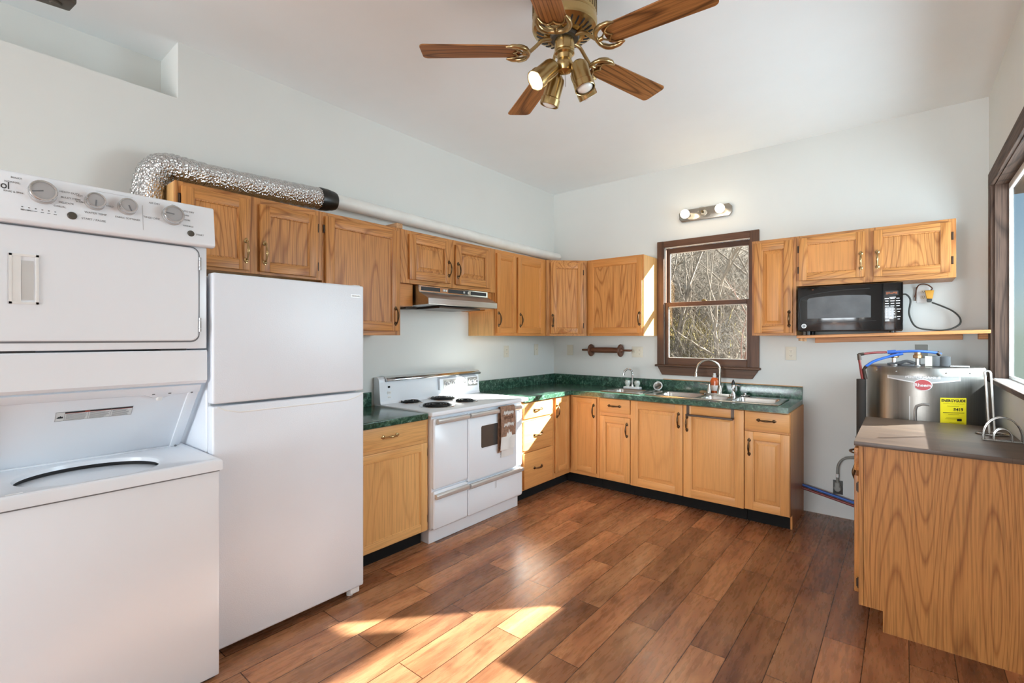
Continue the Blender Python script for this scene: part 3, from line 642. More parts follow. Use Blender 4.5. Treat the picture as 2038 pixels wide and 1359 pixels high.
# faucets
f = thing('faucet', 'small chrome bar faucet with two clear round handles', 'faucet', (1.05, -.165, .9235))
fy = -.165
b = MB(); b.box((.965, fy - .03, .9236), (1.135, fy + .03, .945), .006, 2); b.fin('base_plate', 'white_plastic', f)
b = MB(); b.lathe([(.016, 0), (.013, .02), (.010, .03)], (1.05, fy, .944)); b.tube(smooth_path([(1.05, fy, .96), (1.05, fy, 1.07), (1.045, fy - .015, 1.105), (1.02, fy - .04, 1.118), (.998, fy - .062, 1.10), (.99, fy - .07, 1.07)], 6), .0095, 10); b.cyl((.992, fy - .069, 1.075), (.988, fy - .071, 1.058), .012); b.fin('spout', 'chrome', f)
for x in (1.0, 1.10):
    b = MB(); b.lathe([(.018, 0), (.02, .012), (.027, .022), (.029, .04), (.026, .055), (.016, .062), (.001, .063)], (x, fy, .945), n=10); b.fin('faucet_handle', 'clear_knob', f)
f = thing('faucet', 'tall gooseneck brushed nickel faucet at the triple-bowl sink', 'faucet', (1.85, -.135, .9235))
fy = -.135
b = MB(); b.prism(rrect(1.73, 1.975, fy - .03, fy + .03, .028), .9236, .934, 'z', .002); b.fin('deck_plate', 'nickel', f)
b = MB(); gx = 1.868
b.lathe([(.026, 0), (.024, .03), (.017, .06), (.014, .07)], (gx, fy, .934)); arc = [(gx, fy, .99), (gx, fy, 1.12)] + [(gx - .085 + .085 * math.cos(t), fy - .05 + .05 * math.cos(t), 1.14 + .088 * math.sin(t)) for t in [PI * k / 10 for k in range(0, 10)]] + [(gx - .17, fy - .10, 1.135), (gx - .177, fy - .104, 1.10)]
b.tube(arc, .011, 12); b.lathe([(.012, 0), (.013, .02), (.019, .03), (.019, .038)], (gx - .175, fy - .103, 1.118), (-.12, -.07, -1)); b.fin('spout', 'nickel', f)
b = MB(); b.lathe([(.023, 0), (.021, .02), (.014, .05), (.011, .07), (.009, .078)], (1.775, fy, .934)); b.tube(smooth_path([(1.775, fy, .985), (1.768, fy, 1.005), (1.74, fy - .012, 1.012), (1.70, fy - .028, 1.010)], 5), [.009] * 8 + [.006] * 8, 8); b.fin('faucet_handle', 'nickel', f)
f = thing('sink_sprayer', 'chrome side handle with black top beside the gooseneck faucet', 'sprayer', (1.985, -.15, .9235))
b = MB(); b.lathe([(.024, 0), (.022, .015), (.014, .035), (.017, .05), (.018, .08), (.013, .095)], (1.985, -.15, .9236)); b.tube(smooth_path([(1.985, -.15, 1.005), (2.01, -.16, 1.018), (2.05, -.17, 1.012)], 5), .0065, 8); b.fin('valve_body', 'chrome', f)
b = MB(); b.lathe([(.013, 0), (.016, .012), (.010, .03), (.004, .045), (.001, .046)], (1.983, -.148, 1.018)); b.fin('black_cap', 'black_plastic', f)
s_ = thing('dish_soap_bottle', 'orange dish soap bottle behind the gooseneck faucet', 'bottle', (1.80, -.058, CT))
b = MB()
b.loft([[(1.80 + a * math.cos(2 * PI * i / 18), -.058 + a * .6 * math.sin(2 * PI * i / 18), CT + .0005 + z) for i in range(18)] for a, z in ((.038, 0), (.042, .01), (.042, .05), (.034, .085), (.038, .115), (.028, .14), (.014, .152))]); b.fin('bottle_body', 'soap_orange', s_)
b = MB(); b.loft([[(1.80 + a * math.cos(2 * PI * i / 18), -.0585 + a * .6 * math.sin(2 * PI * i / 18), CT + z) for i in range(18)] for a, z in ((.0385, .03), (.0425, .032), (.0425, .06), (.036, .08))], False); b.fin('bottle_label', 'towel_white', s_)
b = MB(); b.lathe([(.015, 0), (.015, .022), (.011, .024), (.011, .04), (.001, .041)], (1.80, -.058, CT + .150)); b.fin('bottle_cap', 'white_plastic', s_)
s_ = thing('sink_strainer', 'round white-rimmed sink strainer leaning on the green backsplash', 'strainer', (1.258, -.05, CT))
ax = Vector((0, -1, .45)).normalized(); cc = Vector((1.262, -.045, .955))
b = MB(); b.lathe([(.046, -.002), (.046, .004), (.038, .007), (.036, .003), (.036, -.002)], cc, ax, 24, False); b.fin('strainer_rim', 'white_plastic', s_)
b = MB(); b.lathe([(.037, 0), (.03, -.003), (.001, -.003)], cc, ax, 20, False); e1 = ax.cross(Vector((0, 0, 1))).normalized(); e2 = ax.cross(e1); d_ = e1 * .8 + e2 * .6; b.tube([cc + d_ * .028 + ax * .006, cc - d_ * .028 + ax * .006], .004, 6); b.fin('strainer_basket', 'wire_steel', s_)
b = MB(); b.lathe([(.001, 0), (.02, .001), (.024, .02), (.012, .032), (.019, .045), (.001, .058)], (.985, -.058, CT + .0005), n=9); tag(center(b.fin('figurine', 'cast_dark')), 'tiny dark knobbly figurine beside the bar faucet', 'figurine')
b = MB(); b.loft([[(1.715 + .035 * math.cos(2 * PI * i / 14) * a, -.10 + .02 * math.sin(2 * PI * i / 14) * a, .924 + z) for i in range(14)] for a, z in ((.9, 0), (1, .008), (.95, .016), (.6, .022))]); tag(center(b.fin('scrub_sponge', 'sponge_tan')), 'flat tan scrub sponge at the sink edge beside the faucet lever', 'sponge')
b = MB(); b.lathe([(.03, 0), (.038, .006), (.038, .012), (.012, .016), (.010, .028), (.001, .03)], (2.075, -.128, .924)); tag(center(b.fin('drain_stopper', 'steel_x')), 'round steel drain stopper on the sink edge by the black-topped handle', 'stopper')
# towel bar hooked over the sink door
t_ = thing('over_door_towel_bar', 'brown metal towel bar hooked over the sink cabinet door', 'towel bar', (1.92, -.625, .79))
b = MB()
for x in (1.752, 2.098): b.box((x - .011, -.6185, .795), (x + .011, -.6155, .8705)); b.box((x - .011, -.6185, .869), (x + .011, -.597, .8712)); b.box((x - .009, -.650, .792), (x + .009, -.6155, .796)); 
b.fin('hook_strap', 'dark_metal', t_)
b = MB(); b.box((1.742, -.652, .787), (2.108, -.640, .803), .003); b.fin('bar', 'dark_metal', t_)

# ------------------------------------------------------------------ wall plates
WLf = frame((0, 0, 0), (0, 1, 0), (1, 0, 0)); WBf = frame((0, 0, 0), (1, 0, 0), (0, -1, 0))
def plate(name, label, fr, u, z, w, h, kind, mat='almond_plate'):
    p = thing(name, label, 'wall plate', tuple(fr((u, 0.0, z - h / 2)))); n = 2 if w > .1 else 1
    b = MB(fr); b.box((u - w / 2, .0005, z - h / 2), (u + w / 2, .006, z + h / 2), .003, 2); b.fin('cover_plate', mat, p)
    for k in range(n):
        uu = u + (k - (n - 1) / 2) * .046; kk = kind[k] if n == 2 else kind
        if kk == 'outlet':
            for dz in (-.02, .02):
                b = MB(fr); b.prism(rrect(uu - .0165, uu + .0165, z + dz - .0135, z + dz + .0135, .008), .004, .0085, 'y') ; r_ = b.fin('receptacle', 'ivory_plate', p)
                b = MB(fr)
                for du in (-.006, .006): b.box((uu + du - .0012, .008, z + dz - .003), (uu + du + .0012, .0092, z + dz + .006))
                b.box((uu - .002, .008, z + dz - .010), (uu + .002, .0092, z + dz - .006)); b.fin('slots', 'seam_dark', r_)
        elif kk == 'switch':
            b = MB(fr); b.box((uu - .006, .005, z - .012), (uu + .006, .0075, z + .012)); b.prism([(.006, z - .004), (.006, z + .006), (.018, z + .009), (.018, z + .005)], uu - .004, uu + .004, 'x'); b.fin('toggle', 'ivory_plate', p)
    return p
plate('wall_outlet', 'almond duplex outlet on the left-side wall, nearer the range', WLf, -.862, 1.288, .075, .118, 'outlet')
plate('light_switch', 'almond switch plate on the range wall, nearest the corner', WLf, -.350, 1.298, .072, .122, 'switch')
plate('blank_wall_plate', 'blank almond wall plate between the corner and the wooden rolling pin', WBf, .222, 1.290, .078, .118, 'none')
plate('wall_outlet', 'double-width almond wall plate beside the wooden rolling pin', WBf, 1.028, 1.283, .118, .110, ('switch', 'outlet'))
plate('wall_outlet', 'almond duplex outlet under the narrow cabinet, beside the sink window', WBf, 2.401, 1.298, .078, .112, 'outlet')
plate('wall_outlet', 'outlet plate behind the yellow plug beside the microwave', WBf, 3.245, 1.745, .075, .12, 'outlet', 'white_plastic')
plate('blank_wall_plate', 'grey wall plate hidden behind the blue pipe above the water heater', WBf, 3.235, 1.33, .07, .10, 'none', 'cord_grey')
# decorative rolling pin on the wall
t_ = thing('rolling_pin', 'dark wooden rolling pin with two round discs hung on the wall', 'rolling pin', (.70, -.062, 1.29))
b = MB(); b.lathe([(.009, 0), (.011, .01), (.010, .10), (.026, .115), (.029, .2), (.031, .29), (.029, .40), (.026, .47), (.010, .485), (.011, .56), (.008, .578)], (.415, -.062, 1.297), (1, 0, 0), 20); b.fin('pin_body', 'walnutpin_x', t_)
for x in (.528, .872):
    b = MB(); b.lathe([(.001, -.010), (.06, -.010), (.066, -.004), (.066, .004), (.06, .010), (.001, .010)], (x, -.068, 1.295), (1, 0, 0), 28); b.fin('pin_disc', 'walnutpin_z', t_)
# ------------------------------------------------------------------ vanity light
v_ = thing('vanity_light_bar', 'chrome three-bulb light bar over the sink window', 'light fixture', (1.70, -.02, 2.58))
b = MB(); b.prism([(1.49, 2.53), (1.915, 2.53), (1.94, 2.56), (1.94, 2.615), (1.915, 2.642), (1.49, 2.642), (1.465, 2.615), (1.465, 2.56)], -.032, -.0005, 'y', .006, 2); b.fin('bar_plate', 'bar_chrome', v_)
for i, x in enumerate((1.545, 1.70, 1.857)):
    b = MB(); b.lathe([(.026, 0), (.024, .012), (.018, .03)], (x, -.032, 2.588), (0, -1, 0)); so = b.fin('socket', 'warm_white_plastic', v_)
    b = MB(); b.sphere((x, -.099, 2.588), .042, 20, 12); b.cyl((x, -.068, 2.588), (x, -.05, 2.588), .016); o = b.fin('bulb', ('bulb_lit', 'bulb_clear', 'bulb_lit')[i], v_, 60)
    if i != 1:
        d = bpy.data.lights.new('vanity_bulb_light', 'POINT'); d.energy = 0.9; d.color = (1, .82, .58); d.shadow_soft_size = .045
        lo = bpy.data.objects.new('vanity_bulb_light', d); COL.objects.link(lo); lo.location = Vector((x, -.16, 2.588)) - Vector(v_.location); lo.parent = v_
    else:
        o['label'] = 'clear unlit bulb'
        b = MB(); b.cyl((x, -.05, 2.588), (x, -.092, 2.588), .009); b.sphere((x, -.095, 2.588), .012); b.fin('filament_mount', 'dull_brass', o)

# ------------------------------------------------------------------ laundry centre
WY0, WY1 = -4.52, -3.822
L_ = thing('laundry_center', 'white stacked washer and dryer with the washer lid open, beside the refrigerator', 'washer dryer', (.5, -4.17, 0))
b = MB(); b.box((.12, WY0, .015), (.902, WY1, .874), .008, 2); b.fin('washer_cabinet', 'white_enamel', L_)
b = MB(); b.box((.13, WY0 + .01, .0), (.88, WY1 - .01, .016)); b.fin('base', 'seam_dark', L_)
# washer top with oval opening and recessed deck
ox, oy, ra, rb = .645, -4.19, .200, .222
X0, X1, Y0, Y1 = .12, .912, WY0, WY1 + .009
b = MB(); N = 64; rings = []
def ray_rect(a, x0, x1, y0, y1):
    c, s = math.cos(a), math.sin(a); t = 1e9
    for lim, d, o in ((x1, c, ox), (x0, c, ox), (y1, s, oy), (y0, s, oy)):
        if abs(d) > 1e-9:
            q = (lim - o) / d
            if q > 0: t = min(t, q)
    return (ox + c * t, oy + s * t)
cor = [math.atan2(y - oy, x - ox) for x in (X0, X1) for y in (Y0, Y1)]
angs = sorted([2 * PI * i / N - PI for i in range(N)] + cor)
def rect(o, z): return [ray_rect(a, X0 + o, X1 - o, Y0 + o, Y1 - o) + (z,) for a in angs]
def oval(s, z, dx=0): return [(ox + ra * s * math.cos(a) + dx, oy + rb * s * math.sin(a), z) for a in angs]
b.loft([rect(.0, .876), rect(0, .912), rect(.004, .919), rect(.012, .9205), rect(.028, .9200), rect(.036, .914), oval(1.07, .911), oval(1.0, .905), oval(.985, .890)], False)
b.fin('washer_top', 'white_enamel', L_, 40)
b = MB(); b.loft([oval(.985, .890), oval(1.03, .875), oval(1.03, .80)], False); b.fin('tub_gap', 'seam_dark', L_)
b = MB(); b.loft([oval(1.02, .850), oval(.985, .868), oval(.925, .866), oval(.905, .850), oval(.92, .80), oval(.92, .45)], False); b.face(b.verts(oval(.92, .45))); b.fin('wash_tub', 'white_plastic', L_)
b = MB(); b.loft([oval(.904, .8505), oval(.899, .846), oval(.896, .70)], False); b.fin('tub_ring', 'tub_grey', L_)
b = MB(); b.box((.858, -4.445, .9115), (.875, -4.40, .9165), .002); b.fin('bleach_cup', 'white_plastic', L_)
b = MB(); b.box((.895, WY0 + .002, .870), (.905, WY1 - .001, .8765)); b.fin('top_seam', 'seam_grey', L_)
# open lid
h0 = Vector((.425, 0, .912)); h1 = Vector((.722, 0, 1.232)); vv = (h1 - h0); LL = vv.length; vv.normalize(); nn = Vector((vv.z, 0, -vv.x))
TL = lambda p: Vector((h0.x, p[0], h0.z)) + vv * p[1] + nn * p[2]
b = MB(TL); b.box((WY0 + .012, 0, -.018), (WY1 - .012, LL, 0), .006, 2); lid = b.fin('washer_lid', 'white_enamel', L_)
b = MB(TL); a, c = WY0 + .012, WY1 - .012
b.box((c - .04, 0, -.001), (c, LL, .012), .005, 2); b.box((a, 0, -.001), (a + .04, LL, .012), .005, 2)
b.loft([[(x, LL - 0.001, -.001), (x, LL, .012), (x, LL - dd, .014), (x, LL - dd - .012, .006), (x, LL - dd - .014, -.001)] for x, dd in ((a, .035), (-4.20, .037), (-4.03, .040), (-4.0, .058), (-3.955, .060), (-3.93, .045), (c, .042))])
b.box((a, -.002, -.001), (c, .012, .008), .003); b.fin('lid_rim', 'white_enamel', lid, 40)
b = MB(TL); b.box((-3.985, LL - .085, .0), (-3.965, LL - .055, .014), .003); b.fin('lid_latch', 'white_plastic', lid)
b = MB(TL)
for y in (-4.002, -3.945): b.box((y - .005, LL - .042, .012), (y + .005, LL - .038, .0152))
for y, v in ((-3.862, LL - .045), (-3.852, .02)): b.cyl((y, v, .011), (y, v, .0145), .005, 8)
b.fin('lid_screw', 'seam_grey', lid)
lv0, lv1 = .268, .320
lu0, lu1 = -4.293, -4.056
b = MB(TL); b.box((lu0, lv0, 0), (lu1, lv1, .0012)); lab = b.fin('warning_label', 'sticker_white', lid)
b = MB(TL); b.box((lu0 + .027, lv1 - .008, .0005), (lu1 - .001, lv1 - .001, .0018)); b.fin('label_band', 'black_ink', lab)
b = MB(TL); b.box((lu0 + .027, lv1 - .0105, .0005), (lu1 - .001, lv1 - .008, .0017))
b.box((lu0 + .085, lv1 - .0075, .001), (lu0 + .10, lv1 - .002, .0021)); b.fin('label_stripe', 'red_ink', lab)
b = MB(TL); rr_ = random.Random(5)
for col in range(3):
    x0_ = lu0 + .031 + col * .070
    for k in range(6): b.box((x0_, lv0 + .004 + k * .0062, .0005), (x0_ + rr_.uniform(.045, .062), lv0 + .0062 + k * .0062, .0018))
for x_ in (lu0 + .0005, lu0 + .0265, lu0 + .096, lu0 + .166, lu1 - .0015): b.box((x_, lv0, .0005), (x_ + .001, lv1, .0019))
for z_ in (lv0, lv1 - .001): b.box((lu0, z_, .0005), (lu1, z_ + .001, .0019))
b.fin('label_text', 'grey_text', lab)
b = MB(TL); b.prism([(lu0 + .004, lv0 + .017), (lu0 + .023, lv0 + .017), (lu0 + .022, lv0 + .027), (lu0 + .019, lv0 + .023), (lu0 + .015, lv0 + .031), (lu0 + .012, lv0 + .024), (lu0 + .010, lv0 + .027)], .0005, .0019, 'z'); b.fin('mountain_symbol', 'black_ink', lab)
# dryer stand and dryer
b = MB(); b.box((.08, WY0, .92), (.20, WY0 + .02, 1.376)); b.box((.08, WY1 - .02, .92), (.20, WY1, 1.376)); b.box((.08, WY0, .875), (.10, WY1, 1.376)); b.box((.08, WY0, .0), (.118, WY1, .875)); b.fin('dryer_stand', 'white_enamel', L_)
b = MB(); b.prism([(.12, 1.3775), (.757, 1.3765), (.762, 1.370), (.762, 1.245), (.745, 1.232), (.738, 1.245), (.735, 1.365), (.12, 1.366)], WY0, WY1, 'y'); b.fin('lower_fascia', 'white_enamel', L_)
for y0_, y1_ in ((WY0 + .05, -4.36), (-3.99, -3.90)): b = MB(); b.box((.5, y0_, 1.374), (.757, y1_, 1.386)); b.fin('fascia_gap', 'seam_dark', L_)
b = MB(); b.box((.12, WY0, 1.383), (.760, WY1, 1.842), .007, 2); b.fin('dryer_cabinet', 'white_enamel', L_)
def plate_x(b, x0, x1, y0, y1, z0, z1, r, e=.004):
    P = rrect(y0, y1, z0, z1, r); Q = rrect(y0 + e, y1 - e, z0 + e, z1 - e, r)
    b.loft([[(x0, p[0], p[1]) for p in P], [(x1 - e, p[0], p[1]) for p in P], [(x1, p[0], p[1]) for p in Q]])
b = MB(); plate_x(b, .7605, .7625, -4.49, -3.851, 1.411, 1.822, .034, .0005); b.fin('door_gasket', 'seam_grey', L_)
b = MB(); plate_x(b, .761, .772, -4.486, -3.857, 1.418, 1.816, .03); dd_ = b.fin('dryer_door', 'white_enamel', L_)
b = MB()
for a, c in (((-4.427, 1.547), (-4.419, 1.720)), ((-4.361, 1.547), (-4.353, 1.720)), ((-4.427, 1.547), (-4.353, 1.555)), ((-4.427, 1.712), (-4.353, 1.720))): b.box((.7715, a[0], a[1]), (.7755, c[0], c[1]), .0004)
b.mi = 0; b.prism([(.7715, 1.548), (.7745, 1.548), (.7745, 1.719), (.7715, 1.719)], -4.427, -4.397, 'y')
b.fin('door_handle', 'white_plastic', dd_)
b = MB(); v0 = b.verts([(.7745, -4.396, 1.566), (.7745, -4.370, 1.566), (.7745, -4.370, 1.694), (.7745, -4.396, 1.694)]); b.box((.7718, -4.396, 1.562), (.7735, -4.366, 1.698)); b.fin('handle_recess', 'recess_grey', dd_)
for z0_, z1_ in ((1.723, 1.777), (1.457, 1.516)):
    b = MB()
    for a, c in ((z0_, z0_ + .012), (z0_ + .014, z1_ - .014), (z1_ - .012, z1_)): b.cyl((.773, -3.853, a), (.773, -3.853, c), .0055, 10)
    b.fin('door_hinge', 'knob_silver', dd_)
# control panel
pb, pt = Vector((.806, 0, 1.832)), Vector((.786, 0, 1.992)); pv = (pt - pb); PH = pv.length; pv.normalize(); pn = Vector((pv.z, 0, -pv.x))
TP = lambda p: Vector((pb.x, p[0], pb.z)) + pv * p[1] + pn * p[2]
b = MB(); b.prism([(.806, 1.832), (.786, 1.990), (.778, 1.998), (.70, 2.003), (.60, 1.845), (.765, 1.845), (.765, 1.822), (.792, 1.822), (.803, 1.826)], WY0 - .012, -3.804, 'y', .004, 2); cp = b.fin('control_panel', 'white_enamel', L_)
def yv(px_y, z): return px_y, (z - pb.z) / pv.z
def knob(y, z, r, ang, lab):
    u_, v_ = yv(y, z); b = MB(TP)
    def circ(rr, n_): return [(u_ + rr * math.cos(2 * PI * i / 36), v_ + rr * math.sin(2 * PI * i / 36), n_) for i in range(36)]
    b.loft([circ(r * 1.12, 0), circ(r * 1.10, .004), circ(r, .006), circ(r * .97, .026)], True); k = b.fin('knob', 'grey_plastic', cp, 40)
    b = MB(TP); b.loft([circ(r * .985, .016), circ(r * 1.07, .020), circ(r * 1.07, .028), circ(r * 1.0, .0315), circ(r * .86, .0305), circ(r * .86, .027)], False); b.fin('knob_ring', 'chrome', k, 40)
    b = MB(TP); b.loft([circ(r * .9, .024), circ(r * .86, .0285), circ(r * .4, .0292)], True); b.fin('knob_face', 'knob_silver', k, 40)
    b = MB(TP); c_, s_ = math.cos(ang), math.sin(ang); w2 = .0022
    b.prism([(u_ - s_ * w2, v_ + c_ * w2), (u_ + s_ * w2, v_ - c_ * w2), (u_ + c_ * r * .86 + s_ * w2, v_ + s_ * r * .86 - c_ * w2), (u_ + c_ * r * .86 - s_ * w2, v_ + s_ * r * .86 + c_ * w2)], .0285, .0305, 'z'); b.fin('pointer', 'seam_grey', k)
def ptext(body, y, z, size, mat='grey_text', name='panel_text', bold=0.0, align='CENTER', rot=0.0):
    u_, v_ = yv(y, z); o_ = TP((u_, v_, .0003))
    return text(name, body, size, o_, (0, 1, 0), pv, mat, cp, .0004, align, None, bold)
knob(-4.347, 1.937, .035, math.radians(195), '')
knob(-4.206, 1.936, .0275, math.radians(265), ''); knob(-4.110, 1.937, .0275, math.radians(290), ''); knob(-3.961, 1.932, .0345, math.radians(175), '')
for y, z, r in ((-4.270, 1.872, .0125), (-3.896, 1.870, .0115)):
    u_, v_ = yv(y, z); b = MB(TP)
    b.loft([[(u_ + a * math.cos(2 * PI * i / 24), v_ + a * math.sin(2 * PI * i / 24), n_) for i in range(24)] for a, n_ in ((r * 1.1, 0), (r * 1.1, .002), (r, .003), (r * .9, .0045), (r * .4, .003))]); b.fin('push_button', 'cast_dark', cp)
text('maker_text', 'Whirlpool', .036, TP((-4.4255, (1.943 - pb.z) / pv.z, .0003)), (0, 1, 0), pv, 'dark_text', cp, .0004, 'RIGHT', None, .0002, .8)
for body, y, z, s in (('START / PAUSE', -4.210, 1.868, .0105), ('WATER TEMP', -4.204, 1.893, .0105), ('FABRIC SOFTENER', -4.108, 1.893, .0095), ('TIMED DRY', -4.032, 1.910, .0105), ('AIR DRY', -4.020, 1.972, .010), ('AUTO DRY', -3.905, 1.962, .010), ('WRINKLE', -3.905, 1.900, .009), ('START', -3.862, 1.869, .010), ('HOT', -4.248, 1.950, .008), ('WARM', -4.247, 1.928, .008), ('COLD', -4.162, 1.930, .008),
                      ('SENSING', -4.385, 1.868, .008), ('NORMAL', -4.420, 1.958, .009), ('BULKY', -4.410, 1.975, .009), ('RINSE & SPIN', -4.418, 1.925, .008), ('HEAVY DUTY', -4.275, 1.955, .009), ('BULKY ITEMS', -4.272, 1.935, .009), ('DELICATE', -4.285, 1.915, .009), ('CASUAL', -4.302, 1.899, .009), ('LESS', -3.908, 1.945, .008), ('MORE', -3.907, 1.925, .008), ('OFF', -3.955, 1.978, .008)):
    ptext(body, y, z, s)
b = MB(TP)
for k in range(6):
    u_, v_ = yv(-4.397 + k * .0165, 1.878 - k * .0003); b.box((u_ - .0022, v_ - .0012, 0), (u_ + .0022, v_ + .0012, .0008)); b.box((u_ - .004, v_ - .010, 0), (u_ + .004, v_ - .0085, .0008))
b.fin('indicator_marks', 'dark_text', cp)
b = MB(TP); b.box((-4.061, .025, 0), (-4.0595, .125, .0006)); b.box((-4.20, PH - .012, 0), (-4.09, PH - .0112, .0006)); b.fin('panel_line', 'grey_plastic', cp)

# ------------------------------------------------------------------ refrigerator
R_ = thing('refrigerator', 'white top-freezer refrigerator beside the laundry centre', 'refrigerator', (.42, -3.425, 0))
FY0, FY1 = -3.808, -3.047
b = MB(); b.box((.07, FY0, .03), (.705, FY1, 1.708), .006); b.fin('cabinet', 'white_pebbled', R_)
b = MB(); b.box((.70, FY0 + .012, .06), (.722, FY1 - .012, 1.70)); b.fin('door_gasket', 'grey_plastic', R_)
b = MB(); b.box((.72, FY0, 1.137), (.785, FY1, 1.718), .010, 3); fd = b.fin('freezer_door', 'white_pebbled', R_)
b = MB(); b.box((.72, FY0, .045), (.785, FY1, 1.126), .010, 3); ld = b.fin('fridge_door', 'white_pebbled', R_)
b = MB(); P_ = []
for k in range(25):
    s = k / 24; y = FY0 + .02 + s * (FY1 - FY0 - .025); dz = .032 * (1 - min(1, min(s, 1 - s) / .13) ** .6 if min(s, 1 - s) < .13 else 0)
    P_.append((.7845, y, 1.091 + dz))
b.tube(P_, .0035, 6)
b.fin('handle_lip', 'white_plastic', ld)
b = MB(); b.box((.7845, -3.128, 1.652), (.7862, -3.070, 1.668), .0006); bd = b.fin('badge', 'tank_silver', fd)
b = MB(); b.box((.786, -3.1265, 1.6535), (.7866, -3.0715, 1.6665)); b.fin('badge_plate', 'white_plastic', bd)
text('badge_text', 'FRIGIDAIRE', .0095, (.7867, -3.099, 1.660), (0, 1, 0), UP, 'grey_text', bd, .0003)
b = MB(); b.cyl((.74, FY1 - .06, 0), (.74, FY1 - .06, .045), .018); b.box((.71, FY1 - .075, .012), (.775, FY1 - .02, .046), .004); b.fin('front_foot', 'white_plastic', R_)
b = MB(); b.cyl((.66, FY0 + .06, 0), (.66, FY0 + .06, .045), .018); b.box((.10, FY0 + .05, 0), (.16, FY1 - .05, .03)); b.fin('rear_foot', 'seam_dark', R_)
b = MB(); b.box((.66, FY1 - .05, 1.7085), (.76, FY1 - .005, 1.724), .004); b.fin('hinge_cover', 'white_plastic', R_)

# ------------------------------------------------------------------ range
S_ = thing('electric_range', 'white vintage electric range with four black coil burners', 'range', (.35, -1.9, 0))
SY0, SY1 = -2.412, -1.400
b = MB(); b.box((.03, SY0 + .004, .105), (.622, SY1 - .004, .896), .004); b.fin('range_body', 'white_enamel', S_)
b = MB(); b.box((.10, SY0 + .012, 0), (.588, SY1 - .012, .1055), .003); b.fin('plinth', 'white_enamel', S_)
b = MB(); b.box((.012, SY0 - .032, .894), (.675, SY1 + .028, .925), .009, 3); ct_ = b.fin('cooktop', 'white_enamel', S_)
for (x, y, r) in ((.140, -2.193, .080), (.178, -1.885, .107), (.448, -2.195, .110), (.428, -1.880, .082)):
    bn = MB(); bn.lathe([(r * 1.22, 0), (r * 1.20, .003), (r * 1.08, .004), (r * 1.04, .002), (r * .3, .001)], (x, y, .9252), n=36, cap=False); bo = bn.fin('burner', 'steel_y', S_, 50); bo['label'] = 'black coil burner'
    bn = MB(); turns = 4 if r > .1 else 3; pts = []
    for k in range(turns * 28 + 1):
        s = k / (turns * 28); rr = r * (.22 + .76 * s); a_ = 2 * PI * turns * s; pts.append((x + rr * math.cos(a_), y + rr * math.sin(a_), .9335))
    bn.tube(pts, .0062 if r > .1 else .0055, 6); bn.fin('coil', 'coil_black', bo, 60)
    bn = MB(); bn.lathe([(r * .98, 0), (r * .98, .0025), (.001, .0025)], (x, y, .9262), n=30); bn.fin('drip_bowl', 'coil_black', bo)
# backguard
b = MB(); b.prism([(.006, .925), (.10, .925), (.085, .945), (.075, 1.09), (.070, 1.115), (.05, 1.128), (.006, 1.128)], SY0 - .03, SY1 + .045, 'y', .004, 2); bg = b.fin('backguard', 'white_enamel', S_)
b = MB(); b.prism([(.070, 1.092), (.085, 1.092), (.098, 1.100), (.098, 1.110), (.078, 1.126), (.055, 1.134), (.02, 1.134), (.02, 1.129), (.052, 1.1285), (.072, 1.115)], SY0 + .03, SY1 + .055, 'y', .001); b.fin('chrome_cap', 'chrome', bg)
b = MB(); b.prism([(.0965, 1.1125), (.0985, 1.1105), (.0865, 1.1215), (.0845, 1.1215)], -2.30, -2.20, 'y'); b.fin('name_plate', 'seam_dark', bg)
b = MB(); b.box((.07, -2.365, 1.045), (.082, -2.345, 1.060), .002); b.fin('indicator_lamp', 'seam_dark', bg)
b = MB()
for z in (1.008, .972):
    b.prism(rrect(-2.372, -2.338, z - .013, z + .013, .008), .076, .0835, 'x')
oo = b.fin('range_outlet', 'white_plastic', bg)
b = MB()
for z in (1.008, .972):
    for y in (-2.362, -2.350): b.box((.083, y - .0012, z - .004), (.0842, y + .0012, z + .005))
b.fin('outlet_slots', 'seam_grey', oo)
b = MB(); b.prism([(.07, .985), (.104, .985), (.100, 1.082), (.07, 1.085)], -1.855, -1.392, 'y', .006, 2); pn_ = b.fin('control_console', 'white_enamel', bg)
for y0_, y1_ in ((-1.815, -1.665), (-1.525, -1.398)): b = MB(); b.prism([(.1032, .996), (.1062, .996), (.1028, 1.073), (.0998, 1.073)], y0_, y1_, 'y'); b.fin('dial_plate', 'tank_silver', pn_)
b = MB(); b.prism([(.1032, .996), (.1062, .996), (.1028, 1.073), (.0998, 1.073)], -1.655, -1.535, 'y'); b.fin('clock_plate', 'grey_plastic', pn_)
for y in (-1.778, -1.708, -1.488, -1.432):
    kb = MB(); kb.lathe([(.027, 0), (.026, .004), (.020, .006), (.018, .022), (.016, .025), (.001, .026)], (.104, y, 1.035), (1, 0, .04), 20); ko = kb.fin('knob', 'white_plastic', pn_)
    kb = MB(); kb.lathe([(.011, 0), (.010, .003), (.001, .003)], (.129, y, 1.036), (1, 0, .04), 14); kb.fin('knob_center', 'seam_grey', ko)
kb = MB(); kb.lathe([(.036, 0), (.036, .006), (.031, .008), (.001, .009)], (.104, -1.580, 1.036), (1, 0, .04), 28); ck = kb.fin('clock', 'white_plastic', pn_)
kb = MB(); kb.box((.112, -1.583, 1.036), (.115, -1.579, 1.062)); kb.box((.112, -1.582, 1.033), (.115, -1.560, 1.038)); kb.fin('clock_hands', 'seam_dark', ck)
kb = MB()
for z in (1.015, 1.055): kb.lathe([(.011, 0), (.010, .012), (.001, .013)], (.104, -1.637, z), (1, 0, .04), 14)
kb.fin('timer_knob', 'white_plastic', pn_)
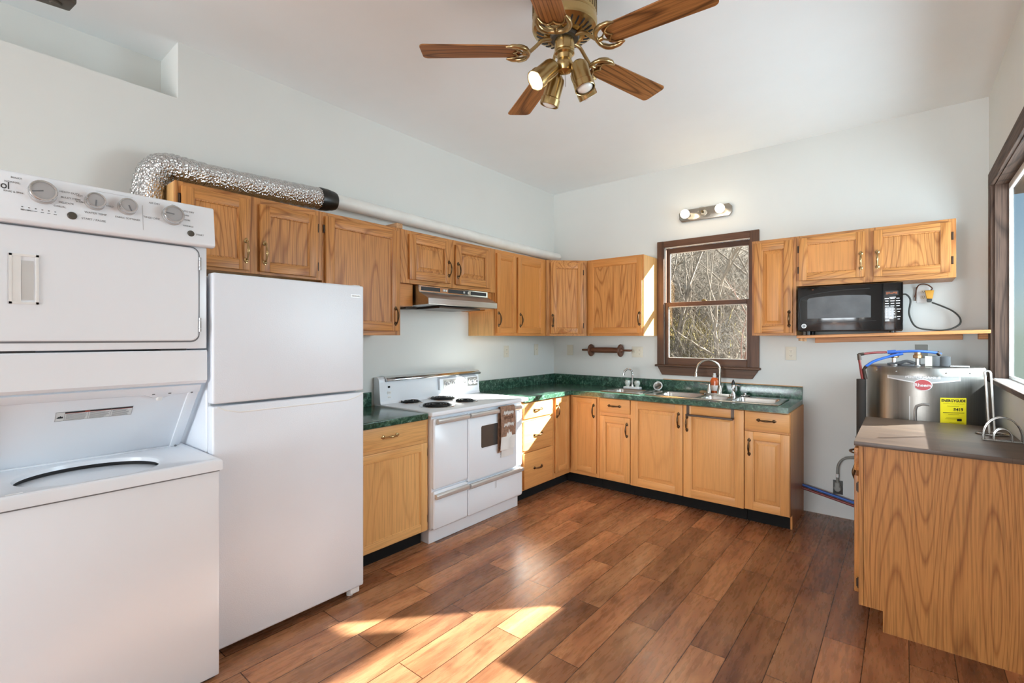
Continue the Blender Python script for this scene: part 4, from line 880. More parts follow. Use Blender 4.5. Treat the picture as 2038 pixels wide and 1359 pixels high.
# fronts
def rdoor(name, y0, y1, z0, z1, win=None):
    b = MB(); plate_x(b, .6225, .648, y0, y1, z0, z1, .014, .006); return b.fin(name, 'white_enamel', S_, 40)
def rhandle(par, y0, y1, z):
    b = MB(); b.prism([(.647, z - .018), (.668, z - .024), (.676, z - .014), (.676, z + .004), (.668, z + .012), (.647, z + .012)], y0, y1, 'y', .003, 2); return b.fin('handle', 'handle_silver', par)
sd = rdoor('storage_door', SY0 + .006, -2.076, .388, .872); rhandle(sd, -2.385, -2.080, .858)
od = rdoor('oven_door', -2.070, -1.424, .362, .872); rhandle(od, -2.062, -1.440, .858)
b = MB(); plate_x(b, .647, .6515, -1.945, -1.540, .582, .768, .018, .003); b.fin('window_bezel', 'white_enamel', od)
b = MB(); plate_x(b, .650, .6525, -1.936, -1.549, .591, .759, .014, .001); b.fin('oven_window', 'oven_glass', od)
b = MB(); b.box((.648, -1.468, .798), (.6505, -1.458, .820)); b.fin('maker_mark', 'dark_text', od)
d3 = rdoor('storage_drawer', SY0 + .006, -2.076, .112, .374); rhandle(d3, -2.400, -2.082, .345)
d4 = rdoor('pan_drawer', -2.070, -1.424, .112, .350); rhandle(d4, -2.062, -1.436, .338)
b = MB()
for y in (-1.772, -1.758): b.box((.6475, y, .25), (.649, y + .003, .315))
b.fin('drip_marks', 'grey_plastic', d4)
# towel over the oven handle
b = MB(); tw = []
for k in range(23):
    s = k / 22
    if s < .42: a_ = s / .42; tw.append((.6565 + .003 * math.sin(a_ * 5) * 0, .52 + a_ * .345, 'b'))
    elif s < .58: a_ = (s - .42) / .16 * PI; tw.append((.668 - .0135 * math.cos(a_), .873 + .004 + .009 * math.sin(a_), 't'))
    else: a_ = (s - .58) / .42; tw.append((.6825 + .012 * math.sin(a_ * PI), .868 - a_ * .325, 'f'))
def tsheet(y0, y1, flare, lo, hi, off=0.0):
    rows = []
    for i in range(lo, hi + 1):
        x, z, k = tw[i]; row = []
        for j in range(13):
            s = j / 12; yy = y0 + s * (y1 - y0) + flare * (z - .87); row.append((x + off + .004 * math.sin(s * 9 + z * 6) * (1 if k == 'f' else .15), yy, z))
        rows.append(row)
    return rows
def sheet(b, rows, th):
    A = [b.verts(r) for r in rows]; Bm = [b.verts([(p[0] + th, p[1], p[2] + th * .3) for p in r]) for r in rows]; n = len(rows[0])
    for i in range(len(rows) - 1):
        for j in range(n - 1): b.face([A[i][j], A[i][j + 1], A[i + 1][j + 1], A[i + 1][j]]); b.face([Bm[i][j], Bm[i + 1][j], Bm[i + 1][j + 1], Bm[i][j + 1]])
    for i in range(len(rows) - 1):
        for j in (0, n - 1): b.face([A[i][j], A[i + 1][j], Bm[i + 1][j], Bm[i][j]])
    for i in (0, len(rows) - 1):
        for j in range(n - 1): b.face([A[i][j], A[i][j + 1], Bm[i][j + 1], Bm[i][j]])
T_ = thing('dish_towel', 'brown printed dish towel with white hem over the oven handle', 'towel', (.67, -1.66, .55))
b = MB(); rows = tsheet(-1.745, -1.575, .02, 0, 22); sheet(b, rows, .004); tb = b.fin('towel_cloth', 'towel_brown', T_, 60)
b = MB(); sheet(b, tsheet(-1.746, -1.574, .02, 19, 22, .0042), .0015); b.fin('towel_hem', 'towel_white', tb, 60)
b = MB(); sheet(b, [[(.6575, y + .035, z) for y in [-1.745 + .15 * j / 12 for j in range(13)]] for z in (.575, .53, .478)], .004); b.fin('lower_hem', 'towel_white', tb, 60)
b = MB(); b.box((.6975, -1.715, .785), (.6985, -1.612, .806)); b.fin('print_band', 'walnutpin_y', tb)
rr_ = random.Random(21)
for zc_, hh_, x_ in ((.833, .018, .6975), (.742, .018, .7015)):        # two lines of loose white script, too worn to read
    b = MB(); b.tube(smooth_path([(x_, -1.722 + .118 * k / 13, zc_ + hh_ * (1 if k % 2 else -1) * rr_.uniform(.45, 1)) for k in range(14)], 4), .0034, 6); b.fin('print_script', 'towel_white', tb, 60)
b = MB()
for k in range(6): b.box((.6983, -1.706 + k * .015, .789), (.699, -1.698 + k * .015, .802))
b.fin('print_band_marks', 'towel_brown', tb)
b = MB(); b.prism([(-1.695, .64), (-1.66, .635), (-1.625, .65), (-1.635, .68), (-1.655, .675), (-1.66, .70), (-1.685, .70)], .6985, .7015, 'x'); b.fin('print_motif', 'towel_white', tb)

# ------------------------------------------------------------------ range hood
h_ = thing('range_hood', 'stainless steel range hood under the short wall cabinet', 'range hood', (.22, -1.9, 1.66))
HY0, HY1 = -2.285, -1.525
b = MB(); b.prism([(.002, 1.664), (.452, 1.676), (.452, 1.722), (.345, 1.772), (.345, 1.822), (.002, 1.822)], HY0, HY1, 'y', .002); b.fin('hood_shell', 'hood_steel', h_)
b = MB(); b.box((.448, HY0 - .001, 1.676), (.455, HY1 + .001, 1.722), .002); b.fin('hood_lip', 'hood_steel', h_)
b = MB(); b.box((.3445, HY0 + .003, 1.776), (.347, HY1 - .003, 1.820)); b.fin('front_strip', 'chrome', h_)
b = MB()
for y0, y1 in ((HY0 + .02, -2.075), (-1.735, HY1 - .02)):
    b.box((.3465, y0, 1.784), (.348, y1, 1.813))
    for k in range(7): pass
b.box((.3465, -1.99, 1.784), (.3485, -1.765, 1.813)); b.fin('vent_slots', 'seam_dark', h_)
b = MB()
for y in (-2.045, -2.02, -1.825, -1.775): b.box((.3475, y, 1.790), (.352, y + .018, 1.806), .001)
b.fin('switch', 'tank_silver', h_)
b = MB(); b.box((.06, -2.13, 1.655), (.40, -1.68, 1.668)); b.fin('grease_filter', 'dark_metal', h_)
b = MB(); b.box((.04, -2.26, 1.652), (.16, -2.15, 1.666)); b.fin('lamp_lens', 'dark_metal', h_)

# ------------------------------------------------------------------ things on the wall cabinets
d_ = thing('dryer_duct', 'silver foil dryer duct lying on top of the wall cabinets, taped black at its end', 'duct', (.15, -3.4, 2.21))
path = smooth_path([(.16, -3.892, 1.845), (.16, -3.892, 1.99), (.16, -3.888, 2.18), (.158, -3.868, 2.265), (.155, -3.82, 2.315), (.15, -3.75, 2.322), (.15, -3.60, 2.318), (.15, -3.30, 2.328), (.15, -3.10, 2.338), (.145, -2.935, 2.346)], 10)
rr_ = random.Random(11); b = MB(); b.tube(path, [.071 + .0025 * math.sin(i * 2.1) + rr_.uniform(-.0015, .0015) for i in range(len(path))], 28); b.fin('foil_hose', 'foil', d_, 60)
b = MB(); tp = [(.147, -2.965 + .0165 * k, 2.345 + .001 * k) for k in range(8)]; b.tube(tp, [.0735, .075, .073, .0725, .070, .066, .064, .058], 22); b.fin('black_tape', 'tape_black', d_, 50)
b = MB(); b.tube([(.105, -2.84, 2.371), (.075, -2.2, 2.372), (.06, -1.2, 2.358), (.055, -.002, 2.345)], .047, 24); tag(center(b.fin('vent_pipe', 'pipe_white', None, 60)), 'white plastic vent pipe running along the wall above the cabinets', 'pipe')
b = MB(); b.prism([(.02, 2.2135), (.335, 2.2135), (.335, 2.25), (.02, 2.25)], -2.478, -2.425, 'y', .002); tag(center(b.fin('wood_block', 'rawwood_x')), 'short raw wood block lying on top of the cabinets', 'wood block')

# ------------------------------------------------------------------ microwave corner
sh = thing('wall_shelf', 'long oak shelf board under the microwave, ending at the window frame', 'shelf', (3.03, -.18, 1.44))
def SZ(x): return 1.447 + (x - 2.492) * .0325
b = MB(); b.prism([(2.492, SZ(2.492) - .023), (3.562, SZ(3.562) - .023), (3.562, SZ(3.562)), (2.492, SZ(2.492))], -.345, -.0, 'y', .003); b.fin('shelf_board', 'shelfwood_x', sh)
b = MB(); b.prism([(2.575, SZ(2.575) - .062), (3.455, SZ(3.455) - .062), (3.455, SZ(3.455) - .0235), (2.575, SZ(2.575) - .0235)], -.02, -.0, 'y', .002); b.fin('wall_cleat', 'shelfwood_x', sh)
b = MB(); b.box((3.53, -.06, SZ(3.53) - .062), (3.584, -.002, SZ(3.53) - .0235), .002); b.fin('end_cleat', 'shelfwood_x', sh)
b = MB(); b.cyl((2.515, -.30, 1.405), (2.515, -.30, 1.4235), .016); b.cyl((2.54, -.30, 1.402), (2.54, -.30, 1.425), .014); b.fin('support_peg', 'rawwood_z', sh)
mw = thing('microwave', 'black countertop microwave on the wall shelf', 'microwave', (2.82, -.2, 1.47))
MX0, MX1, MZ0, MZ1, MY = 2.507, 3.131, 1.478, 1.813, -.395
b = MB(); b.box((MX0 + .004, -.372, MZ0), (MX1 - .004, -.03, MZ1), .006, 2); b.fin('microwave_body', 'black_plastic', mw)
b = MB(); b.box((MX0, MY, MZ0 + .004), (3.020, -.371, MZ1 - .002), .005, 2); md = b.fin('microwave_door', 'black_gloss', mw)
b = MB(); b.box((3.023, MY, MZ0 + .004), (MX1, -.371, MZ1 - .002), .005, 2); mp_ = b.fin('microwave_panel', 'black_gloss', mw)
plain('mw_screen', '5a5a5b', 0.6, 0, .25, 12)
P_ = []
arch = [(2.571, 1.573), (2.955, 1.573), (2.955, 1.726), (2.93, 1.732), (2.80, 1.738), (2.70, 1.736), (2.62, 1.730), (2.58, 1.723), (2.571, 1.712)]
b = MB(); b.prism(arch, MY - .0015, MY + .001, 'y'); b.fin('door_screen', 'mw_screen', md)
b = MB(); pts = [(2.528, MY - .0005, 1.555), (2.522, MY - .0005, 1.70), (2.55, MY - .0005, 1.738), (2.66, MY - .0005, 1.762), (2.80, MY - .0005, 1.775), (2.95, MY - .0005, 1.778)]
b.tube(smooth_path(pts, 5), .0022, 6); b.tube([(2.53, MY - .0005, 1.548), (2.75, MY - .0005, 1.545), (2.985, MY - .0005, 1.549)], .0018, 6); b.fin('door_groove', 'seam_dark', md)
b = MB(); b.lathe([(.0165, 0), (.0165, .002), (.001, .0021)], (2.549, MY, 1.517), (0, -1, 0), 24); lg = b.fin('maker_badge', 'white_ink', md)
b = MB(); b.lathe([(.010, 0), (.010, .0026), (.0065, .0028), (.0065, .001)], (2.549, MY, 1.517), (0, -1, 0), 20, False); b.fin('badge_ring', 'black_ink', lg)
b = MB(); b.lathe([(.004, 0), (.004, .0028), (.001, .003)], (2.549, MY, 1.517), (0, -1, 0), 12); b.fin('badge_dot', 'black_ink', lg)
b = MB(); b.box((3.036, MY - .0015, 1.722), (3.106, MY + .001, 1.752)); dp = b.fin('display', 'seam_dark', mp_)
b = MB()
for k, (x_, z_, w_2, h_) in enumerate(((3.045, 1.737, .005, .008), (3.056, 1.739, .004, .006), (3.070, 1.736, .008, .004), (3.083, 1.740, .005, .005), (3.095, 1.738, .005, .007))): b.box((x_ - w_2, MY - .0021, z_ - h_), (x_ + w_2, MY - .0012, z_ + h_))
b.fin('display_glow', 'amber_ink', dp)
b = MB(); rr_ = random.Random(2)
for r in range(4):
    for cx_ in (3.044, 3.074, 3.104):
        w2 = rr_.uniform(.008, .012); z = 1.700 - r * .017; b.box((cx_ - w2, MY - .0012, z - .0025), (cx_ + w2, MY + .001, z + .0025))
b.box((3.058, MY - .0012, 1.706), (3.092, MY + .001, 1.710))
for r in range(3):
    for cx_ in (3.044, 3.064, 3.084): b.box((cx_ - .0025, MY - .0012, 1.624 - r * .017), (cx_ + .0025, MY + .001, 1.630 - r * .017))
for cx_, z, w2 in ((3.044, 1.572, .009), (3.066, 1.572, .005), (3.086, 1.572, .008), (3.108, 1.626, .011), (3.108, 1.608, .006), (3.108, 1.575, .009), (3.108, 1.558, .006), (3.046, 1.553, .011), (3.046, 1.546, .012), (3.066, 1.564, .009)): b.box((cx_ - w2, MY - .0012, z - .0022), (cx_ + w2, MY + .001, z + .0022))
b.fin('keypad', 'white_ink', mp_)
b = MB(); b.box((2.60, MY - .0012, 1.786), (2.612, MY + .001, 1.790)); b.fin('door_sticker', 'amber_ink', md)
for x in (MX0 + .06, MX1 - .06):
    for y in (-.33, -.08): b = MB(); b.cyl((x, y, SZ(x) + .0002), (x, y, MZ0 + .001), .016); b.fin('foot', 'black_plastic', mw)
b = MB(); b.tube(smooth_path([(3.125, -.10, 1.745), (3.150, -.10, 1.742), (3.172, -.10, 1.70), (3.165, -.12, 1.60), (3.20, -.14, 1.51), (3.28, -.14, SZ(3.28) + .012), (3.37, -.13, SZ(3.37) + .010), (3.43, -.11, 1.52), (3.435, -.09, 1.565), (3.40, -.07, 1.615), (3.34, -.055, 1.655), (3.29, -.05, 1.682)], 8), .0055, 8); cd = b.fin('power_cord', 'cord_dark', mw, 60)
b = MB(); b.prism([(3.264, 1.684), (3.288, 1.684), (3.293, 1.705), (3.262, 1.708)], -.062, -.032, 'y', .003); b.fin('plug', 'cord_dark', cd)
ad_ = thing('plug_adapter', 'yellow plug adapter hanging off a wall outlet beside the microwave', 'plug adapter', (3.272, -.045, 1.70))
b = MB(); b.prism([(3.262, 1.7085), (3.294, 1.7085), (3.303, 1.768), (3.252, 1.770)], -.068, -.026, 'y', .004, 2); b.fin('adapter_body', 'plug_yellow', ad_)
b = MB(); b.tube(smooth_path([(3.285, -.045, 1.768), (3.292, -.045, 1.785), (3.262, -.05, 1.812), (3.225, -.04, 1.815), (3.208, -.02, 1.79), (3.203, -.012, 1.755), (3.197, -.012, 1.725)], 6), .004, 8); b.tube([(3.207, -.012, 1.80), (3.199, -.012, 1.70)], .0035, 6); b.fin('adapter_lead', 'walnutpin_z', ad_)

# ------------------------------------------------------------------ water heater
HX, HYc, HR = 3.232, -.412, .297
wh = thing('water_heater', 'grey steel electric water heater standing in the corner by the window', 'water heater', (HX, HYc, 0))
b = MB(); b.lathe([(HR, .03), (HR, 1.195)], (HX, HYc, 0), n=64); b.lathe([(.25, 0), (.25, .03)], (HX, HYc, 0), n=32); b.fin('tank', 'tank_steel', wh, 40)
b = MB(); b.lathe([(HR + .0035, 1.19), (HR + .004, 1.235), (HR - .002, 1.243), (HR - .03, 1.244), (.001, 1.247)], (HX, HYc, 0), n=64); tc_ = b.fin('top_cap', 'tank_steel', wh, 40)
a0 = math.atan2(CY_ - HYc, CX_ - HX) if False else math.atan2(-4.612 - HYc, 3.134 - HX)
def CYL(off=.0):
    return lambda p: Vector((HX + (HR + off + p[2]) * math.cos(a0 + p[0] / HR), HYc + (HR + off + p[2]) * math.sin(a0 + p[0] / HR), p[1]))
# label geometry on the tank: x along the surface, y = height
def hpatch(poly, off, th, name, mat, par):
    b = MB(CYL(off)); A = b.verts([(p[0], p[1], 0) for p in poly]); Bv = b.verts([(p[0], p[1], th) for p in poly]); n = len(poly)
    b.face(Bv); b.face(A[::-1])
    for i in range(n): b.face([A[i], A[(i + 1) % n], Bv[(i + 1) % n], Bv[i]])
    return b.fin(name, mat, par, 30)
def hstrip(x0, x1, y0, y1, n=14):
    return [(x0 + (x1 - x0) * i / n, y0) for i in range(n + 1)] + [(x1 - (x1 - x0) * i / n, y1) for i in range(n + 1)]
def banner(k, z0=0):
    top = [(-.165 * k + .33 * k * i / 16, 1.205 - (1 - k) * .012) for i in range(17)]
    bot = [(.165 * k, 1.168 + (1 - k) * .03), (.11 * k, 1.158), (.06 * k, 1.150), (0, 1.147 + (1 - k) * .04), (-.06 * k, 1.150), (-.11 * k, 1.158), (-.165 * k, 1.168 + (1 - k) * .03)]
    return top + bot
# banner built as strips so that it follows the curve
def hband(name, mat, off, x0, x1, zlo, zhi, par, n=24):
    b = MB(CYL(off)); lo, hi, lo2, hi2 = [], [], [], []
    for i in range(n + 1):
        x = x0 + (x1 - x0) * i / n; lo.append((x, zlo(x), 0)); hi.append((x, zhi(x), 0)); lo2.append((x, zlo(x), .0012)); hi2.append((x, zhi(x), .0012))
    b.loft([lo, hi, hi2, lo2], False, False); L0 = b.verts(lo); L1 = b.verts(lo2)
    for i in range(n): b.face([L0[i], L0[i + 1], L1[i + 1], L1[i]])
    return b.fin(name, mat, par, 40)
bn = hband('maker_banner', 'white_ink', .0005, -.185, .185, lambda x: 1.143 + .025 * min(1, abs(x) / .17), lambda x: 1.205, wh)
plain('banner_grey', 'a9a9a8', 0.4); hband('banner_face', 'banner_grey', .0012, -.178, .178, lambda x: 1.150 + .025 * min(1, abs(x) / .17), lambda x: 1.199, bn)
text('banner_text', 'PERFORMANCE', .021, (0, 0, 0), (1, 0, 0), UP, 'white_ink', bn, .0005, warp=lambda x, y, z: CYL(.0028)((x, 1.184 + y, z)), bold=.0004, sx=1.15)
b = MB(CYL(.002)); b.loft([[(rx * math.cos(2 * PI * i / 32), 1.138 + rz * math.sin(2 * PI * i / 32), n_) for i in range(32)] for rx, rz, n_ in ((.045, .036, 0), (.045, .036, .002), (.044, .035, .003))]); bd = b.fin('maker_badge', 'white_ink', wh)
b = MB(CYL(.004)); b.loft([[(rx * math.cos(2 * PI * i / 32), 1.138 + rz * math.sin(2 * PI * i / 32), n_) for i in range(32)] for rx, rz, n_ in ((.041, .032, 0), (.041, .032, .0015))]); b.fin('badge_disc', 'badge_red', bd)
text('badge_text', 'Rheem', .028, (0, 0, 0), (1, 0, 0), UP, 'white_ink', bd, .0005, warp=lambda x, y, z: CYL(.0058)((x, 1.136 + y, z)), bold=.0005)
yl = hband('energy_label', 'energy_yellow', .0005, .082, .218, lambda x: .86, lambda x: 1.065, wh)
def etext(body, x, y, s, bold=0.0, sx=1.0): text('label_text', body, s, (0, 0, 0), (1, 0, 0), UP, 'black_ink', yl, .0003, warp=lambda a, c, z: CYL(.002)((x + a, y + c, z)), bold=bold, sx=sx)
etext('ENERGYGUIDE', .150, 1.048, .023, .0009, .82); etext('$419', .172, .995, .026, .0006)
for i, (x0, x1, y, hgt) in enumerate(((.095, .205, 1.030, .001), (.115, .175, 1.016, .001), (.095, .205, .975, .003), (.12, .175, .966, .001), (.11, .19, .945, .001), (.105, .165, .938, .001), (.125, .20, .915, .001))):
    hband('label_rule', 'black_ink', .0018, x0, x1, lambda x, y=y: y, lambda x, y=y, h=hgt: y + h, yl, 8)
hband('label_logo', 'black_ink', .0018, .165, .190, lambda x: .926, lambda x: .940, yl, 4)
hband('access_panel', 'tank_steel', .001, -.062, .075, lambda x: .86, lambda x: 1.062, wh); hband('panel_edge', 'tank_silver', .0022, -.064, -.060, lambda x: .86, lambda x: 1.064, wh, 2)
b = MB(CYL(.002)); b.tube([(-.035, .87, .004), (-.035, .98, .004), (-.028, 1.005, .004), (.0, 1.02, .004), (.03, 1.018, .004)], .008, 8); b.fin('conduit_bulge', 'tank_silver', wh)
b = MB(CYL(.0))
for x in (-.26, -.13, .11, .24): b.sphere((x, 1.215, .005), .005, 8, 6)
b.fin('cap_screw', 'tank_silver', tc_)
for x, y, r in ((3.085, -.50, .016), (3.205, -.52, .016)):
    b = MB(); b.cyl((x, y, 1.246), (x, y, 1.30), r * .8); b.lathe([(r * 1.6, 0), (r * 1.4, .006)], (x, y, 1.246)); b.fin('nipple', 'tank_silver', wh)
    b = MB(); b.lathe([(r * 1.0, 0), (r * 1.5, .004), (r * 1.5, .02), (r * 1.1, .026), (r * 1.1, .04)], (x, y, 1.295), n=8); b.fin('fitting', 'copper_band', wh)
b = MB(); b.prism(rrect(3.11, 3.19, -.55, -.47, .02), 1.246, 1.256, 'z'); b.tube(smooth_path([(3.05, -.50, 1.25), (3.11, -.51, 1.262), (3.15, -.515, 1.275), (3.19, -.52, 1.262)], 5), .010, 8); b.fin('top_gasket', 'grey_foam', wh)
b = MB(); b.lathe([(.020, 0), (.034, 0), (.036, .01), (.036, .055), (.034, .065), (.020, .065)], (3.285, -.50, 1.2475), n=24); b.lathe([(.03, .0), (.03, .06), (.015, .065)], (3.335, -.50, 1.2475), n=20); b.fin('pipe_sleeve', 'grey_foam', wh)
b = MB(); b.prism([(3.24, -.55), (3.275, -.55), (3.275, -.535), (3.24, -.535)], 1.2475, 1.312, 'z'); b.fin('sleeve_tag', 'ivory_plate', wh)
b = MB(); b.box((3.36, -.52, 1.2455), (3.45, -.44, 1.256), .002); b.fin('wiring_cover', 'tank_silver', wh)
# pipes (left of and over the tank)
b = MB(); b.tube([(2.912, -.60, .02), (2.912, -.60, 1.150)], .027, 16); tag(center(b.fin('insulated_pipe', 'wall_foam', None, 60)), 'dark foam-wrapped vertical pipe beside the water heater', 'pipe')
hp = thing('hot_water_pipe', 'dark red water pipe arching over the water heater', 'pipe', (2.93, -.6, 1.15))
b = MB(); b.tube([(2.918, -.60, 1.1505), (2.900, -.60, 1.290)], .008, 10); b.tube(smooth_path([(2.900, -.60, 1.315), (2.97, -.57, 1.328), (3.045, -.535, 1.332)], 6), .0075, 10); b.fin('pipe_run', 'pex_red', hp)
b = MB(); b.cyl((2.902, -.60, 1.28), (2.899, -.60, 1.32), .011); b.cyl((2.896, -.602, 1.315), (2.925, -.592, 1.320), .010); b.fin('elbow', 'dark_metal', hp)
bp = thing('cold_water_pipe', 'bright blue water pipe crossing above the water heater', 'pipe', (3.1, -.52, 1.25))
b = MB(); b.tube(smooth_path([(2.935, -.60, 1.235), (2.98, -.585, 1.272), (3.06, -.56, 1.305), (3.13, -.545, 1.325)], 6), .0085, 10); b.tube(smooth_path([(3.055, -.53, 1.333), (3.12, -.535, 1.338), (3.20, -.53, 1.342), (3.285, -.50, 1.335), (3.32, -.49, 1.325)], 6), .0085, 10); b.fin('pipe_run', 'pex_blue', bp)
b = MB(); b.cyl((3.05, -.533, 1.3325), (3.095, -.534, 1.337), .0125); b.fin('sleeve', 'pex_blue', bp)
b = MB(); b.tube([(2.938, -.60, 1.238), (2.925, -.60, 1.215), (2.936, -.60, 1.1515)], .010, 8); b.cyl((3.30, -.495, 1.335), (3.315, -.49, 1.318), .011); b.fin('elbow', 'dark_metal', bp)
# heater plug and cord
plate('wall_outlet', 'small dark-edged outlet near the floor behind the laminate cabinet', WBf, 2.728, .238, .065, .11, 'none', 'cord_dark')
cb_ = thing('appliance_cord', 'grey appliance cord with plug in the low wall outlet', 'power cord', (2.73, -.03, .24))
b = MB(); b.lathe([(.026, 0), (.026, .02), (.02, .034), (.001, .036)], (2.728, -.0065, .232), (0, -1, 0), 14); b.box((2.708, -.04, .232), (2.744, -.008, .285), .006); b.fin('plug', 'cord_grey', cb_)
b = MB(); b.tube(smooth_path([(2.728, -.03, .28), (2.727, -.035, .34), (2.733, -.04, .42), (2.765, -.05, .475), (2.82, -.06, .497), (2.90, -.09, .505)], 6), .009, 8); b.fin('cord', 'cord_grey', cb_, 60)
b = MB(); b.cyl((2.7275, -.034, .325), (2.728, -.036, .352), .0105); b.fin('cord_tag', 'white_plastic', cb_)
b = MB(); b.tube([(2.40, -.06, .245), (2.495, -.05, .222), (2.70, -.045, .178), (2.90, -.06, .140), (3.0, -.09, .12)], .010, 10); tag(center(b.fin('floor_pipe', 'pex_blue', None, 60)), 'low blue water line passing behind the laminate cabinet along the wall', 'pipe')
b = MB(); b.tube([(2.40, -.085, .228), (2.495, -.075, .205), (2.70, -.07, .160), (2.90, -.085, .122), (3.0, -.11, .10)], .010, 10); tag(center(b.fin('floor_pipe', 'pex_red', None, 60)), 'low red water line just under the blue one along the wall', 'pipe')

# ------------------------------------------------------------------ laminate base cabinet by the window
bc = thing('base_cabinet', 'oak-grain laminate base cabinet with bare end panel, in front of the water heater', 'cabinet', (3.27, -1.2, 0))
FX, EY0, EY1 = 2.96, -1.665, -.74
GR = frame((FX, 0, 0), (0, -1, 0), (-1, 0, 0))
b = MB(); b.box((FX + .02, EY0 + .02, .105), (XR - .002, EY1, .893)); b.fin('carcass', 'lam_z', bc)
b = MB(); b.prism([(FX + .018, .102), (3.056, .102), (3.056, .0), (XR - .001, .0), (XR - .001, .893), (FX + .018, .893)], EY0, EY0 + .02, 'y'); b.fin('end_panel', 'lam_z', bc)
b = MB(GR); b.mi = 0; b.box((-EY1, -.02, .102), (-EY1 + .04, 0, .893)); b.box((-EY0 - .04, -.02, .102), (-EY0, 0, .893)); b.box((1.18, -.02, .102), (1.22, 0, .893)); b.mi = 1; b.box((-EY1 + .003, -.02, .103), (-EY0 - .003, -.0005, .14)); b.box((-EY1 + .003, -.02, .855), (-EY0 - .003, -.0005, .892)); b.box((-EY1 + .003, -.02, .735), (-EY0 - .003, -.0005, .765)); b.fin('face_frame', ['lam_z', 'lam_y'], bc)
for u0, u1 in ((.765, 1.185), (1.215, 1.635)):
    slab(GR, u0, u1, .76, .875, bc, 'oak'); door(GR, u0, u1, .15, .735, bc, 'oak', hand=(u1 - .03 if u0 < 1 else u0 + .03, .66), hinges=[((u0 - .006) if u0 < 1 else (u1 + .006), .68), ((u0 - .006) if u0 < 1 else (u1 + .006), .20)])
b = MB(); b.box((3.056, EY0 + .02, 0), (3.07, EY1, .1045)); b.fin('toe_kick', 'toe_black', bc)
w_ = MB(); w_.box((2.942, -1.685, .894), (XR - .001, -.722, .917), .004, 2); tag(center(w_.fin('worktop', 'brown_laminate')), 'dark brown wood-look worktop below the side window', 'worktop')
# wire holders on it
nh = thing('napkin_holder', 'low wire napkin holder with arched sides on the brown worktop', 'napkin holder', (3.50, -1.17, .917))
z0 = .9215
for yy in (-1.255, -1.225):
    b = MB()
    for rad, hgt, cx in ((.068, .115, 3.513),):
        for k, dx in enumerate((0,)):
            arcp = [(cx - rad + dx, yy, z0)] + [(cx + dx - rad * math.cos(t), yy - .004 * k, z0 + .02 + (hgt - .02) * math.sin(t)) for t in [PI * i / 14 for i in range(15)]] + [(cx + rad + dx - .012 * k, yy, z0)]
            b.tube(arcp, .0034, 6)
    arcp = [(3.482, yy - .004, z0)] + [(3.513 - .031 * math.cos(t), yy - .004, z0 + .02 + .04 * math.sin(t)) for t in [PI * i / 10 for i in range(11)]] + [(3.544, yy - .004, z0)]
    b.tube(arcp, .0034, 6); b.tube([(3.44, yy, z0), (3.583, yy, z0)], .0034, 6)
    b.fin('arched_side', 'wire_steel', nh, 60)
b = MB()
for x in (3.445, 3.482, 3.544, 3.578): b.tube([(x, -1.255, z0), (x, -1.225, z0)], .0034, 6)
b.fin('base_wire', 'wire_steel', nh, 60)
ph = thing('paper_towel_stand', 'tall narrow white wire loop stand behind the napkin holder', 'wire stand', (3.48, -1.04, .917))
b = MB(); ly = -1.035
b.tube([(3.487, ly, .921), (3.470, ly, 1.235)] + [(3.4795 - .013 * math.cos(t), ly, 1.237 + .016 * math.sin(t)) for t in [PI * i / 8 for i in range(1, 8)]] + [(3.4925, ly, 1.235), (3.507, ly, .921)], .0045, 8); b.fin('loop', 'wire_white', ph, 60)
b = MB(); ring = [(3.497 + .062 * math.cos(t), ly + .055 * math.sin(t), .9215) for t in [2 * PI * i / 28 for i in range(29)]]; b.tube(ring, .004, 6); b.tube([(3.435, ly, .9215), (3.559, ly, .9215)], .0038, 6); b.fin('ring_base', 'wire_steel', ph, 60)

# ------------------------------------------------------------------ ceiling fan
fx, fy, fz = 1.907, -2.719, 2.763
fan = thing('ceiling_fan', 'brass ceiling fan with five oak blades and four spot lamps', 'ceiling fan', (fx, fy, 2.68))
FC = Vector((fx, fy, 0))
b = MB(); b.lathe([(.10, 3.077), (.140, 3.06), (.1485, 3.03), (.1485, 2.915), (.145, 2.908), (.150, 2.902), (.151, 2.872), (.146, 2.862), (.136, 2.856), (.108, 2.842), (.078, 2.834), (.05, 2.833)], FC, n=60); mo = b.fin('motor_housing', 'antique_brass', fan, 30)
b = MB()
for k in range(48):
    a_ = 2 * PI * k / 48; e = Vector((math.cos(a_), math.sin(a_), 0)); p = FC + e * .1485; q = Vector((-e.y, e.x, 0))
    b.loft([[tuple(p + q * s * .0022 + e * o + Vector((0, 0, z))) for s, o in ((-1, -.003), (1, -.003), (1, .0015), (-1, .0015))] for z in (2.922, 3.02)])
b.fin('housing_flutes', 'dull_brass', mo)
b = MB()
for k in range(26):
    a_ = 2 * PI * k / 26; e = Vector((math.cos(a_), math.sin(a_), 0)); q = Vector((-e.y, e.x, 0))
    P_ = [(.128, 2.8855), (.092, 2.8595)]
    pts = [FC + e * r + Vector((0, 0, z - .0015)) for r, z in ((.130, 2.8540), (.115, 2.8465), (.096, 2.8395))]
    b.tube(pts, [.0034, .0045, .0034], 6)
b.fin('vent_slots', 'seam_dark', mo)
b = MB(); b.lathe([(.066, 2.838), (.070, 2.830), (.064, 2.820), (.04, 2.817)], FC, n=30); b.fin('flywheel', 'cast_dark', fan)
b = MB(); b.lathe([(.03, 2.835), (.044, 2.832), (.046, 2.825), (.046, 2.772), (.043, 2.765)], FC, n=36); b.fin('switch_housing', 'antique_brass', fan)
